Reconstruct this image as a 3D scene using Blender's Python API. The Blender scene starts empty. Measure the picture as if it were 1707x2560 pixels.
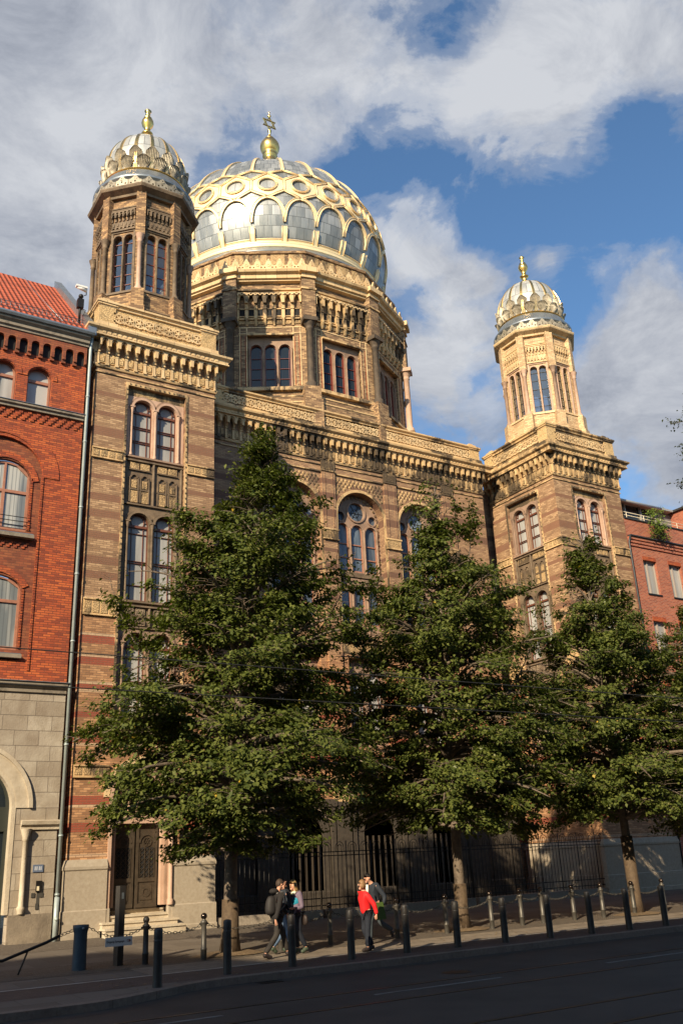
import bpy, math, random
import numpy as np
from mathutils import Vector, Matrix
from mathutils.geometry import tessellate_polygon
sin, cos, pi, rad = math.sin, math.cos, math.pi, math.radians
SC = bpy.context.scene
COL = SC.collection

# ------------------------------------------------------------------ camera
PIT, YAW, ROL = rad(20.93179), rad(32.82158), rad(-2.73615)
_F = Vector((sin(YAW)*cos(PIT), cos(YAW)*cos(PIT), sin(PIT)))
_R = Vector((cos(YAW), -sin(YAW), 0))
_U = _R.cross(_F)
_R2 = _R*cos(ROL)+_U*sin(ROL)
_U2 = -_R*sin(ROL)+_U*cos(ROL)
cd = bpy.data.cameras.new("camera")
cam = bpy.data.objects.new("camera", cd); COL.objects.link(cam)
cam.matrix_world = Matrix(((_R2.x,_U2.x,-_F.x,0),(_R2.y,_U2.y,-_F.y,0),(_R2.z,_U2.z,-_F.z,2.2),(0,0,0,1)))
cd.sensor_fit = 'VERTICAL'; cd.sensor_height = 36; cd.sensor_width = 24
cd.lens = 36*2284.71/2560
cd.clip_start = .05; cd.clip_end = 5000
SC.camera = cam

# ------------------------------------------------------------------ exposure
SC.view_settings.view_transform = 'Standard'; SC.view_settings.look = 'None'
SC.view_settings.exposure = 0.6; SC.view_settings.gamma = 1

# ------------------------------------------------------------------ sun
SUN_AZ, SUN_EL = 55.5, 28.0     # direction the light travels, from +Y towards +X
sd = bpy.data.lights.new("sun", 'SUN'); sd.energy = 5.0; sd.angle = rad(.5); sd.color = (1, .83, .58)
so = bpy.data.objects.new("sun", sd); COL.objects.link(so)
ldir = Vector((sin(rad(SUN_AZ))*cos(rad(SUN_EL)), cos(rad(SUN_AZ))*cos(rad(SUN_EL)), -sin(rad(SUN_EL))))
so.rotation_euler = ldir.to_track_quat('-Z', 'Y').to_euler(); so.location = (-20, -20, 60)

# ------------------------------------------------------------------ node helpers
def nnew(nt, t, **kw):
    n = nt.nodes.new(t)
    for k, v in kw.items():
        if k.startswith('_'): setattr(n, k[1:], v)
        else:
            key = int(k[1:]) if k[0] == 'i' and k[1:].isdigit() else k.replace('__', ' ')
            s = n.inputs[key]
            if isinstance(v, bpy.types.NodeSocket): nt.links.new(v, s)
            else: s.default_value = v
    return n
def C4(c): return (c[0], c[1], c[2], 1)
def math_(nt, op, a, b=None, c=None, clamp=False):
    n = nt.nodes.new('ShaderNodeMath'); n.operation = op; n.use_clamp = clamp
    for i, v in enumerate((a, b, c)):
        if v is None: continue
        if isinstance(v, bpy.types.NodeSocket): nt.links.new(v, n.inputs[i])
        else: n.inputs[i].default_value = v
    return n.outputs[0]
def mixc(nt, fac, a, b, mode='MIX'):
    n = nt.nodes.new('ShaderNodeMix'); n.data_type = 'RGBA'; n.blend_type = mode
    for s, v in ((n.inputs[0], fac), (n.inputs[6], a), (n.inputs[7], b)):
        if isinstance(v, bpy.types.NodeSocket): nt.links.new(v, s)
        elif isinstance(v, (int, float)): s.default_value = v
        else: s.default_value = C4(v)
    return n.outputs[2]
def ramp(nt, fac, stops, interp='LINEAR'):
    n = nt.nodes.new('ShaderNodeValToRGB'); cr = n.color_ramp; cr.interpolation = interp
    while len(cr.elements) < len(stops): cr.elements.new(.5)
    for e, (p, c) in zip(cr.elements, stops):
        e.position = p; e.color = C4(c) if not isinstance(c, (int, float)) else (c, c, c, 1)
    nt.links.new(fac, n.inputs[0]); return n.outputs[0]
def noise_(nt, vec, scale, detail=4, rough=.55, dist=0):
    n = nt.nodes.new('ShaderNodeTexNoise'); n.inputs['Scale'].default_value = scale
    n.inputs['Detail'].default_value = detail; n.inputs['Roughness'].default_value = rough
    n.inputs['Distortion'].default_value = dist
    if vec is not None: nt.links.new(vec, n.inputs['Vector'])
    return n.outputs['Fac']
def mapv(nt, vec, scale=(1,1,1), loc=(0,0,0)):
    n = nt.nodes.new('ShaderNodeMapping'); nt.links.new(vec, n.inputs[0])
    n.inputs['Scale'].default_value = scale; n.inputs['Location'].default_value = loc
    return n.outputs[0]
def newmat(name):
    m = bpy.data.materials.new(name); m.use_nodes = True; nt = m.node_tree; nt.nodes.clear()
    out = nt.nodes.new('ShaderNodeOutputMaterial'); b = nt.nodes.new('ShaderNodeBsdfPrincipled')
    nt.links.new(b.outputs[0], out.inputs[0]); return m, nt, b
def setb(nt, b, **kw):
    for k, v in kw.items():
        s = b.inputs[k.replace('__', ' ')]
        if isinstance(v, bpy.types.NodeSocket): nt.links.new(v, s)
        else: s.default_value = v
def bump(nt, b, h, strength=.5, dist=.02):
    n = nt.nodes.new('ShaderNodeBump'); n.inputs['Strength'].default_value = strength; n.inputs['Distance'].default_value = dist
    nt.links.new(h, n.inputs['Height']); nt.links.new(n.outputs[0], b.inputs['Normal'])
def geo(nt): return nt.nodes.new('ShaderNodeNewGeometry').outputs['Position']
def uvn(nt): return nt.nodes.new('ShaderNodeTexCoord').outputs['UV']
def ao(c): return c

# ------------------------------------------------------------------ sky: world with procedural clouds
W = bpy.data.worlds.new("World"); SC.world = W; W.use_nodes = True
nt = W.node_tree; nt.nodes.clear()
wo = nt.nodes.new('ShaderNodeOutputWorld'); bg = nt.nodes.new('ShaderNodeBackground'); nt.links.new(bg.outputs[0], wo.inputs[0])
sky = nt.nodes.new('ShaderNodeTexSky'); sky.sky_type = 'NISHITA'; sky.sun_disc = False
sky.sun_elevation = rad(SUN_EL); sky.sun_rotation = rad(180+SUN_AZ); sky.altitude = 50; sky.air_density = 1.0; sky.dust_density = .6; sky.ozone_density = 2.0
dirn = nt.nodes.new('ShaderNodeTexCoord').outputs['Generated']
nrm = nt.nodes.new('ShaderNodeVectorMath'); nrm.operation = 'NORMALIZE'; nt.links.new(dirn, nrm.inputs[0]); dirn = nrm.outputs[0]
sep = nt.nodes.new('ShaderNodeSeparateXYZ'); nt.links.new(dirn, sep.inputs[0])
zz = math_(nt, 'ADD', math_(nt, 'MAXIMUM', sep.outputs[2], 0.0), .22)
cmb = nt.nodes.new('ShaderNodeCombineXYZ')
nt.links.new(math_(nt, 'DIVIDE', sep.outputs[0], zz), cmb.inputs[0]); nt.links.new(math_(nt, 'DIVIDE', sep.outputs[1], zz), cmb.inputs[1])
cpos = cmb.outputs[0]
n1 = noise_(nt, mapv(nt, cpos, (1.5, 1.5, 1), (3.1, 7.7, 0)), 1.5, 8, .56, .25)
n2 = noise_(nt, mapv(nt, dirn, (1, 1, 1.5), (5, 1, 2)), 8.0, 9, .62, .5)
n5 = noise_(nt, mapv(nt, dirn, (1, 1, 1.4), (2, 6, 1)), 22.0, 8, .6, .3)
def pixdir(x, y):
    return (_F+_R2*((x-853.5)/2284.71)-_U2*((y-1280)/2284.71)).normalized()
# where the big cloud banks and the clear gaps stand in the sky: image pixel position, angular size, weight
CLOUDS = [((60,60),.16,.30),((60,400),.18,.30),((300,330),.10,.20),((230,120),.10,.14),((560,210),.09,.16),((760,150),.09,.28),((960,200),.08,.16),((960,40),.08,.08),((1180,210),.07,.20),((1330,200),.06,.18),((1350,40),.10,.25),((1560,60),.10,.25),
          ((1690,150),.06,.10),((1440,330),.05,.16),((1120,350),.05,.14),((1310,420),.03,.20),((960,330),.04,.10),((1020,520),.045,.25),((1150,480),.04,.10),((1090,640),.05,.26),((1200,700),.035,.16),((1365,650),.022,.28),((960,620),.05,.1),
          ((1070,850),.05,.2),((1180,830),.06,.22),((1110,980),.06,.24),((1010,700),.04,.12),((1130,560),.05,.12),((1010,900),.04,.1),((1620,760),.05,.2),((1560,900),.06,.25),((1680,900),.06,.25),((1480,1010),.05,.28),((1620,1060),.05,.2),((1700,1000),.05,.2),((1600,820),.05,.14),((1640,660),.05,.12),((1690,1180),.06,.26),((1640,1000),.05,.12),((30,600),.12,.25),((720,400),.03,.10),((1560,460),.03,.06),
          ((1050,450),.05,-.28),((1160,560),.05,-.22),((930,430),.04,-.2),((1210,450),.05,-.2),((1290,340),.03,-.12),((1500,330),.05,-.12),((1130,110),.04,-.26),((1100,60),.04,-.12),((600,310),.035,-.18),((620,30),.04,-.18),((400,190),.035,-.14),((960,450),.035,-.2),((870,330),.02,-.1),((1390,550),.05,-.22),((1600,330),.06,-.30),((1600,560),.07,-.22),((1690,500),.06,-.22),((1250,570),.04,-.25),((1200,620),.02,-.1),
          ((1460,760),.04,-.22),((1000,760),.03,-.15),((1300,760),.03,-.1),((1060,700),.02,-.1),((1180,940),.03,-.15),((1560,1180),.05,-.24),((1600,1080),.02,-.1),((1080,440),.025,-.14),((1690,690),.04,-.1),((1230,330),.02,-.1),((830,460),.03,-.1)]
acc = None
for (px, sz, wgt) in CLOUDS:
    d = pixdir(*px)
    dn = nt.nodes.new('ShaderNodeVectorMath'); dn.operation = 'DISTANCE'; nt.links.new(dirn, dn.inputs[0]); dn.inputs[1].default_value = d
    g = math_(nt, 'EXPONENT', math_(nt, 'MULTIPLY', math_(nt, 'POWER', math_(nt, 'DIVIDE', dn.outputs['Value'], sz), 2), -1))
    g = math_(nt, 'MULTIPLY', g, wgt)
    acc = g if acc is None else math_(nt, 'ADD', acc, g)
dens = math_(nt, 'ADD', math_(nt, 'ADD', math_(nt, 'ADD', math_(nt, 'MULTIPLY', n1, .9), math_(nt, 'MULTIPLY', n5, .55)), math_(nt, 'MULTIPLY', n2, 1.25)), math_(nt, 'SUBTRACT', math_(nt, 'MULTIPLY', acc, 1.0), .80))
mask = ramp(nt, dens, [(.0, 0), (.47, 0.0), (.61, .26), (.78, .76), (.97, 1)], 'EASE')
n3 = noise_(nt, mapv(nt, dirn, (1, 1, 1.8), (1, 9, 4)), 6.0, 9, .66, .4)
n4 = noise_(nt, mapv(nt, dirn, (1, 1, 1.6), (8, 2, 4)), 2.0, 3, .5, 0)
ccol = ramp(nt, math_(nt, 'ADD', math_(nt, 'MULTIPLY', n3, .6), math_(nt, 'MULTIPLY', n4, .4)), [(.36, (.18, .20, .245)), (.45, (.275, .295, .34)), (.58, (.42, .435, .465))])
skyc = mixc(nt, 1.0, sky.outputs[0], (.078, .100, .112), 'MULTIPLY')
fin = mixc(nt, mask, skyc, ccol)
nt.links.new(fin, bg.inputs['Color']); bg.inputs['Strength'].default_value = 1.0

# ------------------------------------------------------------------ mesh builder
class Fr:                                   # frame of a vertical face: u along it, z up, d outwards
    def __init__(s, ox, oy, ang=0.0):
        s.o = (ox, oy); s.U = (cos(ang), sin(ang)); s.n = (sin(ang), -cos(ang))
    def P(s, u, z, d=0.0):
        return (s.o[0]+s.U[0]*u+s.n[0]*d, s.o[1]+s.U[1]*u+s.n[1]*d, z)
WORLD = Fr(0, 0, 0)                         # u = x, d = -y
class MB:
    def __init__(s): s.v = []; s.f = []; s.m = []; s.s = []
    def add(s, vs, fs, mi=0, smooth=False):
        b = len(s.v); s.v += vs
        for f in fs:
            s.f.append([i+b for i in f]); s.m.append(mi); s.s.append(smooth)
        return s
    def box(s, F, u0, u1, z0, z1, d0, d1, mi=0, tu=0, td=0):   # tu, td taper the top
        if u1 < u0: u0, u1 = u1, u0
        if d1 < d0: d0, d1 = d1, d0
        P = F.P
        vs = [P(u0,z0,d0),P(u1,z0,d0),P(u1,z0,d1),P(u0,z0,d1),P(u0+tu,z1,d0+td),P(u1-tu,z1,d0+td),P(u1-tu,z1,d1-td),P(u0+tu,z1,d1-td)]
        return s.add(vs, [(0,1,2,3)[::-1],(4,5,6,7),(3,2,6,7),(1,0,4,5),(2,1,5,6),(0,3,7,4)][0:0]+[(0,1,2,3),(7,6,5,4),(3,2,6,7),(1,0,4,5),(2,1,5,6),(0,3,7,4)], mi)
    def prof(s, F, pts, u0, u1, m0=0, m1=0, mi=0, caps=True, smooth=False):   # closed (d,z) profile swept along u, mitred ends
        n = len(pts); vs = []
        for (u, m, sg) in ((u0, m0, -1), (u1, m1, 1)):
            for d, z in pts: vs.append(F.P(u+sg*m*d, z, d))
        fs = [(i, (i+1) % n, n+(i+1) % n, n+i) for i in range(n)]
        if caps: fs += [tuple(range(n))[::-1], tuple(range(n, 2*n))]
        return s.add(vs, fs, mi, smooth)
    def plate(s, F, outer, holes, d0, d1, mi=0, back=False, rev=True):     # flat plate in a face with holes; d1 = front
        polys = [[Vector((u, z, 0)) for u, z in outer]]+[[Vector((u, z, 0)) for u, z in h] for h in holes]
        tri = tessellate_polygon(polys); pts = [p for q in polys for p in q]
        nn = len(pts); vs = [F.P(p.x, p.y, d1) for p in pts]+[F.P(p.x, p.y, d0) for p in pts]
        fs = []
        for t in tri:
            a, b, c = (pts[i] for i in t)
            if (b-a).cross(c-a).z < 0: t = t[::-1]
            fs.append(tuple(t))
            if back: fs.append((t[2]+nn, t[1]+nn, t[0]+nn))
        k = 0
        for q in polys:
            m = len(q); ar = sum(q[i].x*q[(i+1) % m].y-q[(i+1) % m].x*q[i].y for i in range(m))
            out = (k == 0)
            if not (out and not rev):
                for i in range(m):
                    j = (i+1) % m; f = (k+i, k+j, k+j+nn, k+i+nn)
                    if (ar > 0) == out: f = f[::-1]
                    fs.append(f)
            k += m
        return s.add(vs, fs, mi)
    def archband(s, F, uc, zs, r0, r1, d0, d1, a0=0, a1=180, n=14, mi=0):   # ring segment, r1 > r0
        vs = []; fs = []
        for i in range(n+1):
            a = rad(a0+(a1-a0)*i/n); c, t = cos(a), sin(a)
            for r in (r0, r1):
                for d in (d0, d1): vs.append(F.P(uc+r*c, zs+r*t, d))
        for i in range(n):
            b = 4*i; e = b+4
            fs += [(b+1, b+3, e+3, e+1), (b+3, b+2, e+2, e+3), (b, b+1, e+1, e), (b+2, b, e, e+2)]
        if abs(a1-a0) < 359: fs += [(0, 2, 3, 1), (4*n, 4*n+1, 4*n+3, 4*n+2)]
        return s.add(vs, fs, mi)
    def lathe(s, cx, cy, pr, n=24, a0=0, mi=0, smooth=True, close=False):  # profile of (r,z)
        vs = []; fs = []; m = len(pr)
        for i in range(n):
            a = rad(a0)+2*pi*i/n
            for r, z in pr: vs.append((cx+r*cos(a), cy+r*sin(a), z))
        for i in range(n):
            j = (i+1) % n
            for k in range(m-1): fs.append((i*m+k, j*m+k, j*m+k+1, i*m+k+1))
        if close:
            fs.append(tuple(i*m for i in range(n))[::-1]); fs.append(tuple(i*m+m-1 for i in range(n)))
        return s.add(vs, fs, mi, smooth)
    def tube(s, pts, r, n=6, mi=0, smooth=True, cap=True):
        pts = [Vector(p) for p in pts]; vs = []; fs = []; m = len(pts)
        rr = r if isinstance(r, (list, tuple)) else [r]*m
        up = Vector((0, 0, 1)); prevx = None
        for i, p in enumerate(pts):
            t = (pts[min(i+1, m-1)]-pts[max(i-1, 0)])
            if t.length < 1e-9: t = Vector((0, 0, 1))
            t.normalize()
            x = prevx if prevx is not None else (up if abs(t.z) < .9 else Vector((1, 0, 0)))
            x = (x-t*x.dot(t)); x.normalize(); y = t.cross(x); prevx = x
            for k in range(n):
                a = 2*pi*k/n; q = p+x*(cos(a)*rr[i])+y*(sin(a)*rr[i]); vs.append(tuple(q))
        for i in range(m-1):
            for k in range(n):
                j = (k+1) % n; fs.append((i*n+k, i*n+j, (i+1)*n+j, (i+1)*n+k))
        if cap: fs += [tuple(range(n))[::-1], tuple(range((m-1)*n, m*n))]
        return s.add(vs, fs, mi, smooth)
    def ball(s, c, r, n=12, m=8, mi=0, sz=1.0):
        pr = [(max(1e-4, r*sin(pi*i/m)), c[2]-r*sz*cos(pi*i/m)) for i in range(m+1)]
        return s.lathe(c[0], c[1], pr, n, 0, mi)
ORG = {}
def empty(name, loc, label, cat, group=None):
    o = bpy.data.objects.new(name, None); COL.objects.link(o); o.location = loc
    o.empty_display_size = .3; ORG[o.name] = Vector(loc); meta(o, label, cat, group); return o
def meta(o, label=None, cat=None, group=None, kind=None):
    if label: o['label'] = label
    if cat: o['category'] = cat
    if group: o['group'] = group
    if kind: o['kind'] = kind
    return o
def build(name, mb, mats, parent=None, label=None, cat=None, group=None, kind=None, loc=None):
    if not isinstance(mats, (list, tuple)): mats = [mats]
    me = bpy.data.meshes.new(name); L = ORG[parent.name] if parent is not None else Vector(loc or (0, 0, 0))
    V = np.array(mb.v, dtype=float).reshape(-1, 3)-np.array(L)
    me.from_pydata(V.tolist(), [], mb.f)
    for m in mats: me.materials.append(m)
    me.polygons.foreach_set('material_index', mb.m); me.polygons.foreach_set('use_smooth', mb.s)
    uv = me.uv_layers.new(name='UVMap')
    nl = len(me.loops); li = np.zeros(nl, np.int32); me.loops.foreach_get('vertex_index', li)
    np_ = len(me.polygons); nr = np.zeros(np_*3); me.polygons.foreach_get('normal', nr); nr = nr.reshape(-1, 3)
    lt = np.zeros(np_, np.int32); me.polygons.foreach_get('loop_total', lt); fi = np.repeat(np.arange(np_), lt)
    N = nr[fi]; co = (V+np.array(L))[li]; U = np.zeros((nl, 2))
    h = np.hypot(N[:, 0], N[:, 1]); ok = h > .35; hh = np.where(ok, h, 1)
    U[:, 0] = np.where(ok, (-N[:, 1]*co[:, 0]+N[:, 0]*co[:, 1])/hh, co[:, 0]); U[:, 1] = np.where(ok, co[:, 2], co[:, 1])
    uv.data.foreach_set('uv', U.ravel()); me.update()
    o = bpy.data.objects.new(name, me); COL.objects.link(o); ORG[o.name] = L.copy()
    if parent is not None: o.parent = parent
    else: o.location = L
    meta(o, label, cat, group, kind); return o
def circ(uc, zc, r, n=16, rz=None): 
    rz = rz or r
    return [(uc+r*cos(2*pi*i/n), zc+rz*sin(2*pi*i/n)) for i in range(n)]
def archpoly(uc, r, zb, zs, n=10, k=1.0):
    return [(uc-r, zb), (uc+r, zb)]+[(uc+r*cos(pi*i/n), zs+r*k*sin(pi*i/n)) for i in range(n+1)]
def rect(u0, u1, z0, z1): return [(u0, z0), (u1, z0), (u1, z1), (u0, z1)]
def gz(y): return max(0.0, (y-19.7)*.0295)
# ------------------------------------------------------------------ materials
def brickmat(name, c1, c2, mortar, bw=.25, bh=.077, ms=.008, bands=None, bandcol=None, cream=None, dirt=.5, dirtcol=(.05,.035,.022), patch=None, ds=.35, var=.5, rough=.8, bumps=.6):
    m, nt, b = newmat(name); uv = uvn(nt); pos = geo(nt)
    br = nt.nodes.new('ShaderNodeTexBrick'); nt.links.new(uv, br.inputs['Vector'])
    br.inputs['Scale'].default_value = 1; br.inputs['Brick Width'].default_value = bw; br.inputs['Row Height'].default_value = bh
    br.inputs['Mortar Size'].default_value = ms; br.inputs['Mortar Smooth'].default_value = .3; br.inputs['Bias'].default_value = 0
    br.inputs['Color1'].default_value = (0, 0, 0, 1); br.inputs['Color2'].default_value = (1, 1, 1, 1); br.inputs['Mortar'].default_value = (.5, .5, .5, 1)
    n1 = noise_(nt, pos, 1.1, 5, .65); n2 = noise_(nt, mapv(nt, pos, (1, 1, 9)), 2.2, 6, .7)
    sel = math_(nt, 'ADD', math_(nt, 'MULTIPLY', br.outputs['Color'], var), math_(nt, 'ADD', math_(nt, 'MULTIPLY', n1, (1-var)*.35), math_(nt, 'MULTIPLY', n2, (1-var)*.65)))
    col = ramp(nt, sel, [(.2, c1[0]), (.5, c1[1]), (.72, c2)])
    if bands:
        z = nt.nodes.new('ShaderNodeSeparateXYZ'); nt.links.new(uv, z.inputs[0]); zf = math_(nt, 'DIVIDE', z.outputs[1], 24)
        st = [(0, 0)]
        for a, c in bands: st += [(a/24, 1), (c/24, 0)]
        fac = None
        for i in range(0, len(bands), 14):
            st = [(0, 0)]
            for a, c in bands[i:i+14]: st += [(a/24, 1), (c/24, 0)]
            r = ramp(nt, zf, st, 'CONSTANT'); fac = r if fac is None else math_(nt, 'MAXIMUM', fac, r)
        bc = mixc(nt, n2, bandcol[0], bandcol[1])
        bc = mixc(nt, math_(nt, 'MULTIPLY', br.outputs['Color'], .5), bc, bandcol[1])
        if cream:      # lower storeys: glazed red courses and fresher, more orange brick
            low = ramp(nt, zf, [(0, 1), (10.6/24, 1), (11.3/24, 0)])
            bc = mixc(nt, low, bc, (.30, .055, .03)); col = mixc(nt, math_(nt, 'MULTIPLY', low, .8), col, (1.12, .92, .78), 'MULTIPLY')
        col = mixc(nt, math_(nt, 'MULTIPLY', fac, .9), col, bc)
        if cream:
            st = [(0, 0)]
            for a, c in cream[:14]: st += [(a/24, 1), (c/24, 0)]
            r = ramp(nt, zf, st, 'CONSTANT')
            if len(cream) > 14:
                st = [(0, 0)]
                for a, c in cream[14:28]: st += [(a/24, 1), (c/24, 0)]
                r = math_(nt, 'MAXIMUM', r, ramp(nt, zf, st, 'CONSTANT'))
            col = mixc(nt, math_(nt, 'MULTIPLY', r, .8), col, (.62, .44, .28))
    if dirt:
        nd = noise_(nt, mapv(nt, pos, (1, 1, .5), (4, 4, 1)), ds, 7, .7, .8)
        col = mixc(nt, math_(nt, 'MULTIPLY', ramp(nt, nd, [(.42, 0), (.72, 1)]), dirt), col, dirtcol)
    col = mixc(nt, math_(nt, 'MULTIPLY', br.outputs['Fac'], .75), col, mortar)
    setb(nt, b, Base__Color=col, Roughness=rough)
    hh = math_(nt, 'SUBTRACT', noise_(nt, pos, 30, 3, .6), math_(nt, 'MULTIPLY', br.outputs['Fac'], 1.2))
    bump(nt, b, hh, bumps, .012)
    return m
def stonemat(name, c1, c2, dirt=.4, dirtcol=(.03,.022,.016), rough=.75, scale=2.0, bs=.4, carve=0, dscale=.9, dlo=.5, dhi=.7, joints=None):
    m, nt, b = newmat(name); pos = geo(nt)
    n1 = noise_(nt, pos, scale, 6, .65); col = mixc(nt, ramp(nt, n1, [(.3, 0), (.7, 1)]), c1, c2)
    h = noise_(nt, pos, 22, 4, .6)
    if carve:
        vo = nt.nodes.new('ShaderNodeTexVoronoi'); vo.feature = 'DISTANCE_TO_EDGE'; vo.inputs['Scale'].default_value = carve; nt.links.new(pos, vo.inputs['Vector'])
        e = ramp(nt, vo.outputs[0], [(.0, 0), (.16, 1)])
        col = mixc(nt, math_(nt, 'MULTIPLY', math_(nt, 'SUBTRACT', 1, e), .65), col, (c1[0]*.3, c1[1]*.25, c1[2]*.2)); h = math_(nt, 'ADD', math_(nt, 'MULTIPLY', e, 2), h)
    if dirt:
        nd = noise_(nt, mapv(nt, pos, (1, 1, .6)), dscale, 8, .7, .5)
        col = mixc(nt, math_(nt, 'MULTIPLY', ramp(nt, nd, [(dlo, 0), (dhi, 1)]), dirt), col, dirtcol)
    if joints:
        uv = uvn(nt); br = nt.nodes.new('ShaderNodeTexBrick'); nt.links.new(uv, br.inputs['Vector'])
        br.inputs['Scale'].default_value = 1; br.inputs['Brick Width'].default_value = joints[0]; br.inputs['Row Height'].default_value = joints[1]
        br.inputs['Mortar Size'].default_value = .008; br.inputs['Color1'].default_value = (0,0,0,1); br.inputs['Color2'].default_value = (1,1,1,1)
        br.offset_frequency = 2; br.squash = 1.4; br.squash_frequency = 3
        col = mixc(nt, math_(nt, 'MULTIPLY', br.outputs['Color'], .5), col, (c1[0]*.55, c1[1]*.5, c1[2]*.45))
        col = mixc(nt, math_(nt, 'MULTIPLY', br.outputs['Fac'], .8), col, (.1, .075, .055))
        h = math_(nt, 'SUBTRACT', h, math_(nt, 'MULTIPLY', br.outputs['Fac'], 3))
    setb(nt, b, Base__Color=col, Roughness=rough); bump(nt, b, h, bs, .02 if not carve else .04)
    return m
def plain(name, c, rough=.6, metal=0, spec=.5, nz=0, nscale=6, c2=None, bs=0, bscale=30):
    m, nt, b = newmat(name); col = C4(c)
    if nz or c2:
        c2 = c2 or tuple(x*(1-nz) for x in c)
        col = mixc(nt, ramp(nt, noise_(nt, geo(nt), nscale, 5, .6), [(.3, 0), (.7, 1)]), c, c2)
    setb(nt, b, Base__Color=col, Roughness=rough, Metallic=metal); b.inputs['Specular IOR Level'].default_value = spec
    if bs: bump(nt, b, noise_(nt, geo(nt), bscale, 4, .6), bs, .01)
    return m
BANDS = [(2.64,2.74),(3.44,3.67),(4.27,4.52),(5.08,5.16),(6.22,6.50),(7.05,7.3),(7.98,8.21),(8.90,9.13),(9.64,9.9),(11.95,12.2),(12.52,12.76),(13.50,13.73),(14.27,14.54),(15.0,15.22),(15.83,16.02),(17.60,17.92),(18.38,18.64),(19.22,19.47)]
CREAM = [(2.70,2.74),(3.38,3.44),(3.67,3.73),(4.21,4.27),(4.52,4.58),(6.16,6.22),(6.50,6.56),(7.92,7.98),(8.21,8.27),(8.84,8.90),(9.13,9.19),(9.58,9.64),(9.9,9.96),(10.05,10.08),(11.25,11.28),(13.73,13.76),(15.5,15.53),(17.1,17.13),(19.47,19.5),(20.16,20.2)]
M = {}
M['brick'] = brickmat('tower_brick', ((.19,.105,.058),(.37,.22,.118)), (.60,.39,.22), (.17,.11,.07), bands=BANDS, bandcol=((.27,.115,.065),(.21,.10,.06)), cream=CREAM, dirt=.35, var=.34)
M['brickmain'] = brickmat('facade_brick', ((.19,.10,.06),(.37,.22,.125)), (.52,.33,.18), (.15,.095,.06), bands=[x for x in BANDS if x[0] < 17.5]+[(17.6,17.95),(18.5,18.8),(19.3,19.55)], bandcol=((.20,.09,.058),(.14,.07,.048)), cream=[(18.8,18.84)], dirt=.3, var=.3)
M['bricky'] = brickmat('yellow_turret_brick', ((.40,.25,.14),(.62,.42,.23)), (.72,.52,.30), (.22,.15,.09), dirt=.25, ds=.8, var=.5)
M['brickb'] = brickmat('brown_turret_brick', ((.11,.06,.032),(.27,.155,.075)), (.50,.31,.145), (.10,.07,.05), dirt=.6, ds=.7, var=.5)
M['drum'] = brickmat('drum_brick', ((.11,.062,.035),(.29,.175,.092)), (.52,.34,.175), (.12,.085,.06), dirt=.6, ds=.5, var=.45)
M['terra'] = stonemat('yellow_terracotta', (.67,.47,.25), (.75,.56,.32), dirt=.35, dscale=.6, dlo=.56, dhi=.62, joints=(.55,.6))
M['terrac'] = stonemat('carved_yellow_terracotta', (.66,.44,.20), (.74,.53,.27), dirt=.3, carve=14, dscale=.6, dlo=.56, dhi=.62)
M['terrad'] = stonemat('weathered_terracotta', (.50,.33,.16), (.68,.47,.24), dirt=.9, dscale=.55, dlo=.47, dhi=.55)
M['terradc'] = stonemat('weathered_carved_terracotta', (.46,.30,.145), (.62,.43,.21), dirt=.85, carve=13, dscale=.55, dlo=.47, dhi=.55)
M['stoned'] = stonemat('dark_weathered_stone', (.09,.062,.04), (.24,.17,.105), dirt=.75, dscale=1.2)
M['stonedc'] = stonemat('dark_carved_stone', (.17,.125,.085), (.34,.25,.16), dirt=.5, dscale=1.2, carve=10)
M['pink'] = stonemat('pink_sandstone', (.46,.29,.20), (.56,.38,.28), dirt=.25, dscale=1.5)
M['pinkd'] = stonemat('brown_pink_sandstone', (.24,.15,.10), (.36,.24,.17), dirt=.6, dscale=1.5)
M['granite'] = stonemat('grey_granite', (.33,.27,.20), (.42,.36,.28), dirt=.25, dirtcol=(.18,.13,.09), scale=9, dscale=.8)
M['granite2'] = stonemat('rough_grey_granite', (.26,.215,.17), (.34,.29,.23), dirt=.35, dirtcol=(.14,.10,.07), scale=14, bs=.7)
M['sand'] = stonemat('pitted_sandstone', (.34,.28,.215), (.48,.42,.335), dirt=.75, dirtcol=(.2,.15,.10), scale=1.6, bs=.6, joints=(.75,.46), dscale=1.3, dlo=.45, dhi=.75)
M['sandp'] = stonemat('plain_sandstone', (.44,.36,.26), (.58,.50,.38), dirt=.4, dirtcol=(.2,.15,.10), scale=2.4, bs=.6)
M['sandd'] = stonemat('grimy_sandstone_base', (.17,.135,.10), (.30,.245,.18), dirt=.5, dirtcol=(.09,.07,.05), scale=3, bs=.8)
M['red'] = brickmat('orange_red_brick', ((.22,.042,.017),(.43,.080,.022)), (.53,.12,.030), (.08,.03,.02), bw=.255, bh=.078, ms=.010, dirt=.5, dirtcol=(.14,.045,.025), ds=.6, var=.62)
M['redd'] = brickmat('brown_red_brick', ((.14,.035,.02),(.27,.07,.03)), (.32,.10,.04), (.12,.05,.03), bw=.255, bh=.085, dirt=.5, ds=.8)
M['red2'] = brickmat('pale_red_brick', ((.24,.06,.035),(.35,.09,.048)), (.42,.12,.06), (.40,.26,.19), bw=.25, bh=.085, ms=.011, dirt=.15, ds=.5, var=.55)
M['cornst'] = stonemat('grey_cornice_stone', (.20,.17,.13), (.30,.25,.19), dirt=.6, dscale=2)
M['zinc'] = plain('zinc_sheet', (.33,.36,.38), .4, .7, nz=.3, nscale=3)
M['pipe'] = plain('grey_painted_pipe', (.42,.48,.47), .4, .2, nz=.2, nscale=4)
M['gold'] = plain('gilded_metal', (.97,.62,.20), .28, 1.0, nz=.12, nscale=3, bs=.1)
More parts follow.
